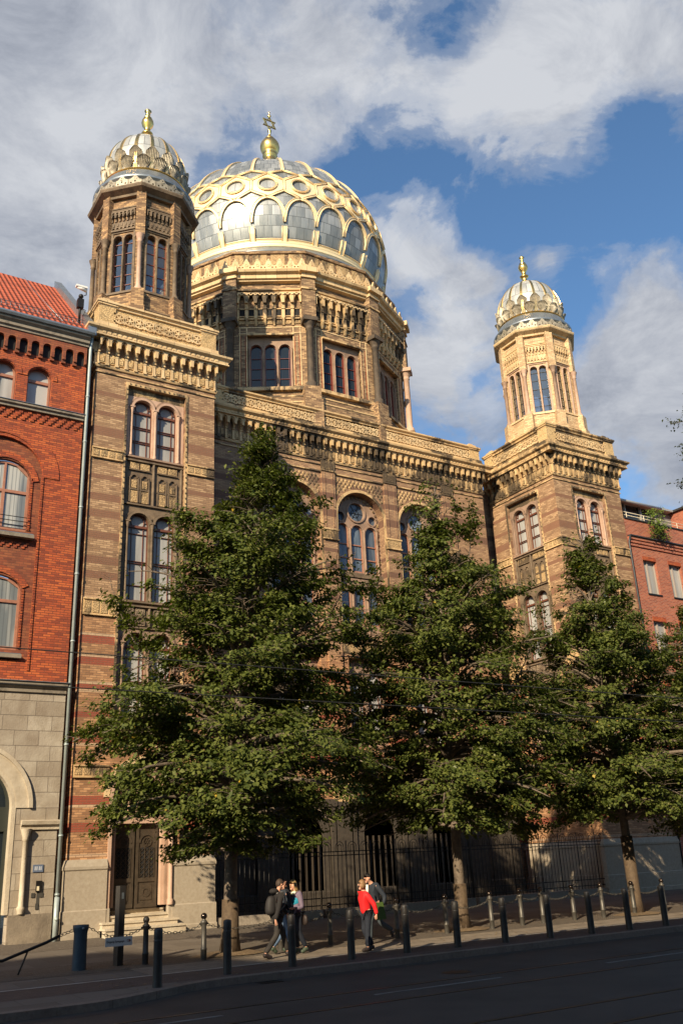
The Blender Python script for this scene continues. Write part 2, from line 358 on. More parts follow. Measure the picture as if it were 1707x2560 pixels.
M['ribgold'] = plain('dull_rib_gilding', (.90,.66,.36), .5, .55)
M['goldp'] = plain('glare_pale_gilding', (.92,.75,.46), .45, .35, nz=.1, nscale=4, bs=.1)  # sun glare put into the base colour as extra paleness
M['leaf_silver'] = plain('silvered_petal_metal', (.46,.40,.30), .5, .25, nz=.6, nscale=10)
M['iron'] = plain('black_iron', (.014,.012,.011), .5, .3)
M['bollard'] = plain('charcoal_bollard_paint', (.040,.035,.031), .5, 0, nz=.25, nscale=8)
M['bollardg'] = plain('grey_bollard_paint', (.10,.092,.08), .45, .3, nz=.25, nscale=8)
M['blue'] = plain('blue_grey_paint', (.045,.075,.10), .5, 0, nz=.3)
M['steelball'] = plain('dark_polished_metal', (.09,.07,.06), .18, .9)
M['door'] = plain('bronze_door', (.095,.072,.05), .5, .3, nz=.4, nscale=7)
M['doorshade'] = plain('shade_darkened_door', (.065,.05,.036), .5)  # door colour darkened to imitate shade behind the fence
M['dark'] = plain('near_black_fill', (.012,.012,.013), .9)  # near-black stand-in for unlit interiors, recesses and holes
M['wood'] = plain('red_brown_window_wood', (.17,.06,.035), .5, nz=.3)
M['woodr'] = plain('salmon_window_wood', (.42,.19,.12), .5, nz=.3)
M['redpaint'] = plain('red_window_paint', (.22,.05,.035), .5)
M['white'] = plain('white_paint', (.75,.74,.70), .45)
M['curtain'] = plain('white_curtain', (.55,.57,.56), .8, nz=.35, nscale=1.2)
M['skin'] = plain('skin', (.58,.30,.20), .55)
M['asphalt'] = plain('asphalt', (.062,.050,.041), .75, 0, .4, c2=(.036,.029,.024), nscale=.8, bs=.5, bscale=90)
M['kerb'] = stonemat('granite_kerb', (.13,.10,.08), (.19,.155,.125), dirt=.5, scale=12, dscale=1.5)
M['wire'] = plain('wire', (.02,.02,.02), .6)
def glass(name, base, rough=.06, coat=0, tint=None, lump=.15, ls=2.5):
    m, nt, b = newmat(name); pos = geo(nt)
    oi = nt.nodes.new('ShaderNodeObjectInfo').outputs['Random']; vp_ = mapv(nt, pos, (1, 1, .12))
    col = mixc(nt, ramp(nt, math_(nt, 'ADD', noise_(nt, vp_, 2.2, 3, .5), math_(nt, 'MULTIPLY', math_(nt, 'SUBTRACT', oi, .5), .35)), [(.38, 0), (.62, 1)]), base, tint or tuple(x*1.6 for x in base))  # upright light and dark streaks painted in as reflections
    if lump == .151:
        sx_ = nt.nodes.new('ShaderNodeSeparateXYZ'); nt.links.new(pos, sx_.inputs[0]); st_ = math_(nt, 'SINE', math_(nt, 'MULTIPLY', sx_.outputs[0], 48)); col = mixc(nt, math_(nt, 'MULTIPLY', ramp(nt, st_, [(.5, 0), (.95, 1)]), .55), col, (.10, .11, .12))
    setb(nt, b, Base__Color=col, Roughness=rough); b.inputs['Specular IOR Level'].default_value = .5; b.inputs['IOR'].default_value = 1.5
    bump(nt, b, noise_(nt, pos, ls, 2, .5), lump, .02)
    return m
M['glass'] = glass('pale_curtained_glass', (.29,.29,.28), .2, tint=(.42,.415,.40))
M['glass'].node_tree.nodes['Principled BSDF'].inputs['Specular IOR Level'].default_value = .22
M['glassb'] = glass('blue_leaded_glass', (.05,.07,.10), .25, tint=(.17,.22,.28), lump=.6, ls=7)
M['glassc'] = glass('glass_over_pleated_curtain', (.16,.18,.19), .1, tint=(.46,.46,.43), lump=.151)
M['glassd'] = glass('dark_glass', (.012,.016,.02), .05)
def domemat(name, ca, cb, axis, nseg, zs):
    m, nt, b = newmat(name); pos = geo(nt)
    s = nt.nodes.new('ShaderNodeSeparateXYZ'); nt.links.new(pos, s.inputs[0])
    a = math_(nt, 'ARCTAN2', math_(nt, 'SUBTRACT', s.outputs[1], axis[1]), math_(nt, 'SUBTRACT', s.outputs[0], axis[0]))
    c = nt.nodes.new('ShaderNodeCombineXYZ'); nt.links.new(math_(nt, 'MULTIPLY', a, nseg/(2*pi)), c.inputs[0]); nt.links.new(math_(nt, 'DIVIDE', s.outputs[2], zs), c.inputs[1])
    br = nt.nodes.new('ShaderNodeTexBrick'); nt.links.new(c.outputs[0], br.inputs['Vector']); br.offset = .5
    br.inputs['Scale'].default_value = 1; br.inputs['Brick Width'].default_value = 1; br.inputs['Row Height'].default_value = 1; br.inputs['Mortar Size'].default_value = .03
    br.inputs['Color1'].default_value = (0,0,0,1); br.inputs['Color2'].default_value = (1,1,1,1)
    n = noise_(nt, pos, 1.2, 5, .6); st = noise_(nt, mapv(nt, pos, (3, 3, .35)), 1.5, 4, .6)
    f = math_(nt, 'ADD', math_(nt, 'MULTIPLY', br.outputs['Color'], .45), math_(nt, 'ADD', math_(nt, 'MULTIPLY', n, .25), math_(nt, 'MULTIPLY', st, .35)))
    col = mixc(nt, ramp(nt, f, [(.25, 0), (.75, 1)]), ca, cb)
    col = mixc(nt, math_(nt, 'MULTIPLY', br.outputs['Fac'], .5), col, (.06,.065,.07))
    setb(nt, b, Base__Color=col, Metallic=.4, Roughness=math_(nt, 'ADD', math_(nt, 'MULTIPLY', st, .35), .25))
    bump(nt, b, math_(nt, 'MULTIPLY', br.outputs['Fac'], -1), .3, .02)
    return m
def leafmat(name, c1, c2, c3):
    m, nt, b = newmat(name)
    at = nt.nodes.new('ShaderNodeAttribute'); at.attribute_name = 'rnd'
    col = ramp(nt, at.outputs['Fac'], [(0, c1), (.5, c2), (.95, c3), (.994, c3), (.995, (.26,.28,.16)), (.9985, (.26,.28,.16)), (.999, (.5,.33,.03))])
    setb(nt, b, Base__Color=col, Roughness=.6); b.inputs['Specular IOR Level'].default_value = .2
    tr = nt.nodes.new('ShaderNodeBsdfTranslucent'); nt.links.new(mixc(nt, 1, col, (1.3,1.5,.5), 'MULTIPLY'), tr.inputs[0])
    mx = nt.nodes.new('ShaderNodeMixShader'); mx.inputs[0].default_value = .22
    out = [n for n in nt.nodes if n.type == 'OUTPUT_MATERIAL'][0]
    nt.links.new(b.outputs[0], mx.inputs[1]); nt.links.new(tr.outputs[0], mx.inputs[2]); nt.links.new(mx.outputs[0], out.inputs[0])
    return m
M['leaf'] = leafmat('lime_leaf', (.050,.070,.015), (.084,.104,.022), (.135,.150,.034))
M['leaf2'] = leafmat('bright_shrub_leaf', (.06,.11,.02), (.13,.19,.03), (.22,.28,.05))
M['bark'] = stonemat('tree_bark', (.10,.075,.055), (.19,.145,.105), dirt=.4, scale=8, bs=.9)
M['barkl'] = plain('reed_trunk_wrap', (.115,.078,.045), .8, c2=(.06,.038,.022), nscale=14)
def roofmat():
    m, nt, b = newmat('orange_roof_tile'); uv = uvn(nt)
    s = nt.nodes.new('ShaderNodeSeparateXYZ'); nt.links.new(geo(nt), s.inputs[0])
    wx = math_(nt, 'SINE', math_(nt, 'MULTIPLY', s.outputs[0], 2*pi/.21))
    fz = math_(nt, 'FRACT', math_(nt, 'DIVIDE', s.outputs[2], .22))
    h = math_(nt, 'ADD', math_(nt, 'MULTIPLY', wx, .5), math_(nt, 'MULTIPLY', math_(nt, 'SUBTRACT', 1, fz), 1.0))
    col = mixc(nt, ramp(nt, noise_(nt, geo(nt), 2.5, 4, .6), [(.3, 0), (.7, 1)]), (.50,.095,.03), (.35,.065,.024))
    col = mixc(nt, ramp(nt, fz, [(0, 0), (.86, 0), (.93, .75)]), col, (.13,.03,.015))
    col = mixc(nt, ramp(nt, wx, [(0, .45), (.25, 0)]), col, (.2,.045,.02))
    setb(nt, b, Base__Color=col, Roughness=.65); bump(nt, b, h, 1.0, .05); return m
M['roof'] = roofmat()
def paving(name, c1, c2, joint, bw, bh, rot=0, cs=1.0):
    m, nt, b = newmat(name); pos = geo(nt); mp = nt.nodes.new('ShaderNodeMapping'); nt.links.new(pos, mp.inputs[0]); mp.inputs['Rotation'].default_value = (0, 0, rot)
    br = nt.nodes.new('ShaderNodeTexBrick'); nt.links.new(mp.outputs[0], br.inputs['Vector']); br.inputs['Scale'].default_value = 1
    br.inputs['Brick Width'].default_value = bw; br.inputs['Row Height'].default_value = bh; br.inputs['Mortar Size'].default_value = .006*cs
    br.inputs['Color1'].default_value = (0,0,0,1); br.inputs['Color2'].default_value = (1,1,1,1)
    f = math_(nt, 'ADD', math_(nt, 'MULTIPLY', br.outputs['Color'], .5), math_(nt, 'MULTIPLY', noise_(nt, pos, .9, 6, .65), .6))
    col = mixc(nt, ramp(nt, f, [(.2, 0), (.8, 1)]), c1, c2); col = mixc(nt, math_(nt, 'MULTIPLY', br.outputs['Fac'], .8), col, joint)
    setb(nt, b, Base__Color=col, Roughness=.85)
    bump(nt, b, math_(nt, 'SUBTRACT', noise_(nt, pos, 40, 3, .6), math_(nt, 'MULTIPLY', br.outputs['Fac'], 1.5)), .5, .012); return m
M['mosaic'] = paving('small_mosaic_paving', (.085,.066,.05), (.16,.13,.098), (.04,.03,.022), .07, .06, .3)  # albedo lowered, partly to imitate tree shade on the pavement
M['slab'] = paving('granite_slab_paving', (.095,.077,.06), (.15,.125,.10), (.04,.032,.025), 1.1, .8)  # albedo lowered as well, shade put into the slab colour
M['bike'] = paving('brown_cycle_path_paving', (.07,.045,.036), (.10,.068,.053), (.05,.035,.03), .2, .1)
M['path'] = paving('concrete_path_paving', (.17,.135,.10), (.235,.19,.145), (.08,.06,.045), .3, .3)
M['earth'] = stonemat('tree_pit_earth', (.12,.08,.045), (.22,.155,.09), dirt=.5, scale=12, bs=1.0)
M['blackstone'] = stonemat('soot_black_stone', (.045,.034,.026), (.12,.085,.055), dirt=.4, scale=3, dscale=2)
M['shadegran'] = stonemat('shade_darkened_granite', (.04,.031,.023), (.078,.062,.046), dirt=.5, scale=5)  # granite darkened so its colour stands in for shade under the trees
M['facade'] = stonemat('grey_render', (.42,.38,.32), (.48,.44,.38), dirt=.2)
# ------------------------------------------------------------------ synagogue
def mclear():
    m, nt, b = newmat('clear_pane_glass')
    tr = nt.nodes.new('ShaderNodeBsdfTransparent'); tr.inputs[0].default_value = (.62,.66,.70,1)
    gl = nt.nodes.new('ShaderNodeBsdfGlossy'); gl.inputs['Roughness'].default_value = .05; gl.inputs[0].default_value = (.9,.9,.9,1)
    mx = nt.nodes.new('ShaderNodeMixShader'); mx.inputs[0].default_value = .22
    nt.links.new(tr.outputs[0], mx.inputs[1]); nt.links.new(gl.outputs[0], mx.inputs[2])
    out = [n for n in nt.nodes if n.type == 'OUTPUT_MATERIAL'][0]; nt.links.new(mx.outputs[0], out.inputs[0]); return m
M['clear'] = mclear()
SYN = empty('synagogue', (23.5, 34.7, .4), 'large striped brick synagogue with gold-ribbed silver dome and two domed corner turrets', 'synagogue')
FY = 30.88; MY = 34.73
def polyframes(cx, cy, a, n, phi0):
    h = a*math.tan(pi/n); out = []
    for k in range(n):
        ph = rad(phi0)+2*pi*k/n; nx, ny = cos(ph), sin(ph); ang = ph+pi/2; U = (cos(ang), sin(ang))
        out.append((Fr(cx+a*nx-h*U[0], cy+a*ny-h*U[1], ang), 2*h, math.degrees(ph)))
    return out
def corbels(mb, F, u0, u1, n, z0, zs, z1, dmax, dp=.14, mi=0, mic=1, panel=True, bw=.3):
    w = (u1-u0)/n; r = w*.33
    for i in range(n+1):
        uc = u0+w*i; a = max(u0, uc-w*bw/2); b = min(u1, uc+w*bw/2)
        mb.box(F, a, b, z0, zs-.05, 0, dp, mi); mb.box(F, max(u0, a-.014), min(u1, b+.014), zs-.09, zs-.03, 0, dp+.045, mi)
        mb.box(F, max(u0, a-.012), min(u1, b+.012), z0-.06, z0+.02, 0, dp+.03, mi)
        vs = []; nl = 6        # fan-shaped bracket spreading into the arches
        for k in range(nl+1):
            t = k/nl; hw = w*bw/2+(w*.5-w*bw/2)*(1-math.sqrt(max(0, 1-t*t))); d = dp+(dmax-.03-dp)*math.sqrt(t)**1.3; z = zs-.04+(z1-.05-zs)*t
            l_, r_ = max(u0, uc-hw), min(u1, uc+hw)
            vs += [F.P(l_, z, 0), F.P(l_, z, d*.96), F.P((l_+r_)/2, z, d), F.P(r_, z, d*.96), F.P(r_, z, 0)]
        fs = []
        for k in range(nl):
            o = 5*k; fs += [(o+j, o+j+1, o+j+6, o+j+5) for j in range(4)]
        mb.add(vs, fs, mi)
    zm = zs+(z1-zs)*.22
    for i in range(n):
        uc = u0+w*(i+.5); zc = z1-.05-r
        arc = [(uc-r*cos(pi*k/8), zc+r*sin(pi*k/8)) for k in range(9)]
        poly = [(uc-w/2, zm), (uc-w*.42, zm), (uc-r, min(zm, zc))]+arc+[(uc+r, min(zm, zc)), (uc+w*.42, zm), (uc+w/2, zm), (uc+w/2, z1), (uc-w/2, z1)]
        mb.plate(F, poly, [], dmax-.1, dmax, mi, back=True)
        if panel: mb.box(F, uc-w*.30, uc+w*.30, z0+.04, zs-.10, 0, .06, mic); mb.box(F, uc-w*.2, uc+w*.2, z0+.1, zs-.2, .06, .085, mic)
def rosette(mb, F, uc, zc, r, d0, d1, mi=0):
    mb.archband(F, uc, zc, r*.72, r, d0, d1, 0, 360, 12, mi)
    mb.archband(F, uc, zc, 0.001, r*.22, d0, d1+.01, 0, 360, 6, mi)
    for k in range(6):
        a = pi*k/3+.3; c, s = cos(a), sin(a); p = []
        for (rr, w) in ((r*.2, -.03), (r*.75, -.022), (r*.75, .022), (r*.2, .03)): p.append((uc+c*rr-s*w, zc+s*rr+c*w))
        mb.plate(F, p, [], d0, d1, mi)
def cornice_set(name, faces, z_string, parent, mats, ncell_w=.372, pcap=23.5, zoff=0):
    """faces: list of (F, W, m0, m1, detailed); string at z_string, corbels above, moulded ledge, parapet"""
    mb = MB(); z = z_string
    for F, W, m0, m1, det in faces:
        mb.prof(F, [(0, z-.34), (.05, z-.34), (.05, z-.29), (0, z-.29)], 0, W, m0, m1, 2, caps=False)
        mb.prof(F, [(0, z-.12), (.06, z-.12), (.09, z-.04), (.09, z+.0), (0, z+.0)], 0, W, m0, m1, 2, caps=False)
        if det: corbels(mb, F, .0, W, max(2, round(W/ncell_w)), z+.04, z+.58, z+1.08, .36, .10, 0, 1)
        mb.prof(F, [(0, z+1.08), (.46, z+1.08), (.46, z+1.14), (.42, z+1.15), (.44, z+1.28), (.56, z+1.36), (.58, z+1.44), (.2, z+1.5), (0, z+1.5)], 0, W, m0, m1, 0, caps=False)
        nb = int(W/.2)
        if det:
            for i in range(nb): mb.box(F, W*(i+.2)/nb, W*(i+.8)/nb, z+1.17, z+1.27, .42, .455, 0)
    return build(name, mb, mats, parent)
def parapet_set(name, faces, zb, zcap, parent, mats, piers=()):
    mb = MB()
    for F, W, m0, m1, det in faces:
        mb.prof(F, [(-.3, zb), (.14, zb), (.14, zb+.28), (.08, zb+.36), (-.3, zb+.36)], 0, W, m0, m1, 2, caps=False)
        mb.prof(F, [(-.25, zb+.36), (-.02, zb+.36), (-.02, zcap-.22), (-.25, zcap-.22)], 0, W, m0, m1, 1, caps=False)
        mb.prof(F, [(-.3, zcap-.22), (.05, zcap-.22), (.05, zcap-.14), (.14, zcap-.08), (.14, zcap), (-.3, zcap+.02)], 0, W, m0, m1, 2, caps=False)
        if det:
            u0, u1 = .6, W-.6; n = max(1, round((u1-u0)/.43)); w = (u1-u0)/n; zc = (zb+.36+zcap-.22)/2; r = min(.235, (zcap-.22-zb-.36)/2*.92)
            for i in range(n):
                rosette(mb, F, u0+w*(i+.5), zc, r, -.02, .035, 0)
                mb.archband(F, u0+w*i, zc-r*.75, .001, .05, -.02, .04, 0, 360, 6, 0); mb.archband(F, u0+w*i, zc+r*.75, .001, .05, -.02, .04, 0, 360, 6, 0)
    for (x, y) in piers:
        F = Fr(x, y, 0)
        mb.box(F, -.42, .42, zb, zb+.42, -.42, .42, 2); mb.box(F, -.34, .34, zb+.42, zcap-.1, -.34, .34, 3)
        mb.box(F, -.40, .40, zcap-.16, zcap-.06, -.40, .40, 2); mb.box(F, -.36, .36, zcap-.06, zcap+.06, -.36, .36, 2)
        mb.box(F, -.25, .25, zcap+.06, zcap+.18, -.25, .25, 2); mb.box(F, -.13, .13, zcap+.18, zcap+.30, -.13, .13, 2)
    return build(name, mb, mats, parent)
def light(par, F, uc, r, zb, zs, dg, frame, pane, hbars=(), oc=True, k=1.0, vb=(-.55, .55), thick=.019):
    """pane and glazing bars of one arched light, as sub-parts of a window"""
    g = MB(); g.plate(F, archpoly(uc, r+.02, zb-.02, zs, 10, k), [], dg-.03, dg, rev=False); build('pane', g, pane, par)
    b = MB(); t = thick
    fw = .034 if t > .018 else .024; b.box(F, uc-r, uc-r+fw, zb, zs, dg, dg+.06); b.box(F, uc+r-fw, uc+r, zb, zs, dg, dg+.06); b.box(F, uc-r+fw, uc+r-fw, zb, zb+.07, dg, dg+.06)
    if k == 1.0: b.archband(F, uc, zs, r-fw, r, dg, dg+.06, 0, 180, 10)
    if oc:
        b.box(F, uc-r+.045, uc+r-.045, zs-.14, zs-.05, dg, dg+.07); b.archband(F, uc, zs+r*.25, r*.60, r*.60+t, dg, dg+.045, 0, 360, 16)
        for a in (0, 90, 180):
            ca, sa = cos(rad(a)), sin(rad(a))
            if a == 90: b.box(F, uc-t/2, uc+t/2, zs+r*.85+t, zs+r-.04, dg, dg+.04)
            else: b.box(F, uc+ca*r*.60+(t if ca > 0 else -t), uc+ca*(r-.045), zs+r*.25-t/2, zs+r*.25+t/2, dg, dg+.04)
        zt = zs-.14
    else: zt = zs
    for x in vb: b.box(F, uc+x*r-t/2, uc+x*r+t/2, zb+.07, zt, dg, dg+.04)
    for z in hbars: b.box(F, uc-r+.045, uc+r-.045, z-t/2, z+t/2, dg, dg+.05)
    build('glazing_bars', b, frame, par)
def twin(parent, F, uc, zb, zs, mats, hw=1.19, r=.405, gap=.505, ztop=None, hb=(), colr=True, dpl=-.16, zbase=None):
    mb = MB(); ztop = ztop if ztop is not None else zs+r+.12; zbase = zbase if zbase is not None else zb-.06
    mb.plate(F, rect(uc-hw, uc+hw, zbase, ztop), [archpoly(uc-gap, r, zb, zs, 12), archpoly(uc+gap, r, zb, zs, 12)], dpl-.2, dpl, 0, rev=False)
    for s in (-1, 1):
        mb.archband(F, uc+s*gap, zs, r+.0, r+.09, dpl, dpl+.06, 0, 180, 14, 0); mb.archband(F, uc+s*gap, zs, r+.10, r+.16, dpl, dpl+.03, 0, 180, 14, 1)
    for x in (-gap-r-.05, 0, gap+r+.05):
        c = F.P(uc+x, 0, dpl+.04); mb.lathe(c[0], c[1], [(.07, zb), (.07, zb+.1), (.045, zb+.14), (.045, zs-.2), (.075, zs-.12), (.085, zs)], 8, 0, 0)
        mb.box(F, uc+x-.09, uc+x+.09, zs-.0, zs+.05, dpl, dpl+.13)
    mb.box(F, uc-hw, uc+hw, zb-.09, zb-.02, dpl, dpl+.11, 1)
    w = build('window', mb, mats, parent)
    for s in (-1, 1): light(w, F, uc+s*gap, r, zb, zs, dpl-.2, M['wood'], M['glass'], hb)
    return w
def carved_panel(parent, F, uc, hw, z0, z1, mats, dpl=-.16):
    """blind tracery panel between two storeys"""
    mb = MB(); mb.plate(F, rect(uc-hw, uc+hw, z0, z1), [], dpl-.2, dpl-.02, 0, rev=False)
    for x in (-hw+.07, 0, hw-.07):
        c = F.P(uc+x, 0, dpl+.02); mb.lathe(c[0], c[1], [(.055, z0), (.055, z1)], 8, 0, 0)
    mb.box(F, uc-hw, uc+hw, z1-.06, z1, dpl-.02, dpl+.09, 0); mb.box(F, uc-hw, uc+hw, z0, z0+.06, dpl-.02, dpl+.08, 0)
    for s in (-1, 1):
        a = uc+s*.56-.42; b = uc+s*.56+.42; w = b-a
        for k in range(2): mb.box(F, a+w*(k+.08)/2, a+w*(k+.92)/2, z1-.36, z1-.10, dpl-.02, dpl+.03, 1)
        mb.box(F, a, b, z1-.42, z1-.38, dpl-.02, dpl+.05, 0)
        for k in range(2):
            c = a+w*(k+.5)/2; h = (z1-.5)-(z0+.12)
            mb.box(F, c-.165, c+.165, z0+.12, z0+.12+h*.42, dpl-.02, dpl+.02, 1); mb.box(F, c-.19, c+.19, z0+.10+h*.42, z0+.15+h*.42, dpl-.02, dpl+.05, 0)
            mb.archband(F, c, z0+.12+h*.82, .10, .165, dpl-.02, dpl+.04, 0, 180, 8, 0); mb.box(F, c-.19, c-.145, z0+.12, z0+.12+h*.82, dpl-.02, dpl+.045, 0); mb.box(F, c+.145, c+.19, z0+.12, z0+.12+h*.82, dpl-.02, dpl+.045, 0)
            mb.box(F, c-.10, c+.10, z0+.16+h*.44, z0+.12+h*.74, dpl-.02, dpl+.03, 1)
    return build('carved_panel', mb, mats, parent)
def wall_bits(mb, F, W, ul, ur, mi_r, mi_s):
    """relief bands, recess frame mouldings on a tower face"""
    for (a, b) in ((0.0, ul), (ur, W)):
        for (z0, z1, n) in ((5.2, 5.52, 0), (10.69, 11.2, 0), (16.71, 17.04, 4)):
            mb.box(F, a-(.0 if a == 0 else 0), b, z0, z1, 0, .05, mi_s); mb.box(F, a, b, z1, z1+.05, 0, .1, mi_s); mb.box(F, a, b, z0-.04, z0, 0, .08, mi_s)
            nn = max(2, round((b-a)/.31))
            for k in range(nn): mb.box(F, a+(b-a)*(k+.12)/nn, a+(b-a)*(k+.88)/nn, z0+.05, z1-.05, .05, .07, mi_r)
def tower(x0, full):
    W_ = 4.95; x1 = x0+W_; yb = FY+W_
    Ff = Fr(x0, FY, 0); Fl = Fr(x0, yb, -pi/2); Frr = Fr(x1, FY, pi/2)
    ul, ur = 1.29, 3.69; uc = 2.49
    walls = MB(); bits = MB()
    holes = [rect(ul, ur, 6.62, 20.0)]
    if not full: holes.append([(1.27, .4), (3.5, .4)]+[(2.385+1.115*cos(pi*k/16), 4.55+1.115*sin(pi*k/16)) for k in range(17)])
    base = .2
    if not full:
        holes[1][0] = (1.27, base+.02); holes[1][1] = (3.5, base+.02)
    walls.plate(Ff, rect(0, W_, base, 22.2), holes, -.36, 0, 0, rev=False)
    for F, win in ((Fl, full), (Frr, False)):
        walls.plate(F, rect(0, W_, base, 22.2), [rect(ul, ur, 6.62, 20.0)] if win else [], -.36, 0, 0, rev=False)
    walls.box(WORLD, x0+.1, x1-.1, base, 22.2, -yb+.05, -yb, 0)
    build('tower_wall', walls, M['brick'], SYN)
    pl = MB()
    for F, sk in ((Ff, True), (Fl, False), (Frr, False)):
        segs = [(-.0, 1.27), (3.5, W_)] if (sk and not full) else [(0, W_)]
        for a, b in segs:
            if sk and not full: pl = MB()
            m0 = 1 if a == 0 or a == -.0 else 0; m1 = 1 if b == W_ else 0
            pl.prof(F, [(0, .2), (.14, .2), (.14, .5), (.12, .52), (.12, 1.12), (.09, 1.15), (.09, 2.3), (.12, 2.34), (.12, 2.42), (.05, 2.62), (0, 2.64)], a, b, m0, m1, 0, caps=True)
            if sk and not full: build('plinth', pl, M['granite'], SYN); pl = MB()
    build('plinth', pl, M['granite'], SYN)
    for F, on in ((Ff, True), (Fl, full)):
        if on:
            wall_bits(bits, F, W_, ul-.09, ur+.09, 1, 0)
            for (a, b) in ((ul-.09, ul-.0), (ur, ur+.09)): bits.box(F, a, b, 6.55, 20.12, 0, .035, 0)
            bits.box(F, ul, ur, 20.0, 20.12, 0, .035, 0)
            for z in np.arange(6.8, 20.0, .22):
                bits.box(F, ul-.068, ul-.022, z, z+.05, .035, .06, 2); bits.box(F, ur+.022, ur+.068, z, z+.05, .035, .06, 2)
            for u in np.arange(ul+.05, ur-.05, .2): bits.box(F, u, u+.05, 20.035, 20.085, .035, .06, 2)
            # diamond ground above the top lights
            bits.plate(F, rect(ul, ur, 19.63, 20.0), [], -.3, -.17, 1, rev=False)
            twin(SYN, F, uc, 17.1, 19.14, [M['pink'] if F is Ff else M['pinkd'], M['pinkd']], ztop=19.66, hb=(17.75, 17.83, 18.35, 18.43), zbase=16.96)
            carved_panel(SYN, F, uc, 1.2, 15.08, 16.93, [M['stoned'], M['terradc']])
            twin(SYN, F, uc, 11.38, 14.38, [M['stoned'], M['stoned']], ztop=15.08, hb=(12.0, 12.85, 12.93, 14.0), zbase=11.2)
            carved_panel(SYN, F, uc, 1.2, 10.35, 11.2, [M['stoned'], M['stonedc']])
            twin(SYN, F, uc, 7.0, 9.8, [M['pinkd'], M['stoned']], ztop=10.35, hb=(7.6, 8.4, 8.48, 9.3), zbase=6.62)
    build('relief_bands', bits, [M['terrad'], M['terradc'], M['stoned']], SYN)
    fc = [(Ff, W_, 1, 1, True), (Fl, W_, 1, 1, full), (Frr, W_, 1, 1, not full)]
    fc = [(F, W, a, b, True) for F, W, a, b, d in fc]
    mts = [M['terra'], M['terrac'], M['terrad']] if not full else [M['terrad'], M['terradc'], M['terrad']]
    cornice_set('cornice', fc, 20.62, SYN, mts)
    parapet_set('parapet', fc, 22.1, 23.5, SYN, [M['terra'], M['terradc'] if full else M['terrac'], M['terra'] if not full else M['terrad'], M['terrac']],
        piers=[(x0+.3, FY+.3), (x1-.3, FY+.3), (x0+.3, yb-.3), (x1-.3, yb-.3)])
    t = MB(); t.box(WORLD, x0+.2, x1-.2, 22.0, 22.35, -yb+.2, -FY-.2); build('tower_roof', t, M['zinc'], SYN)
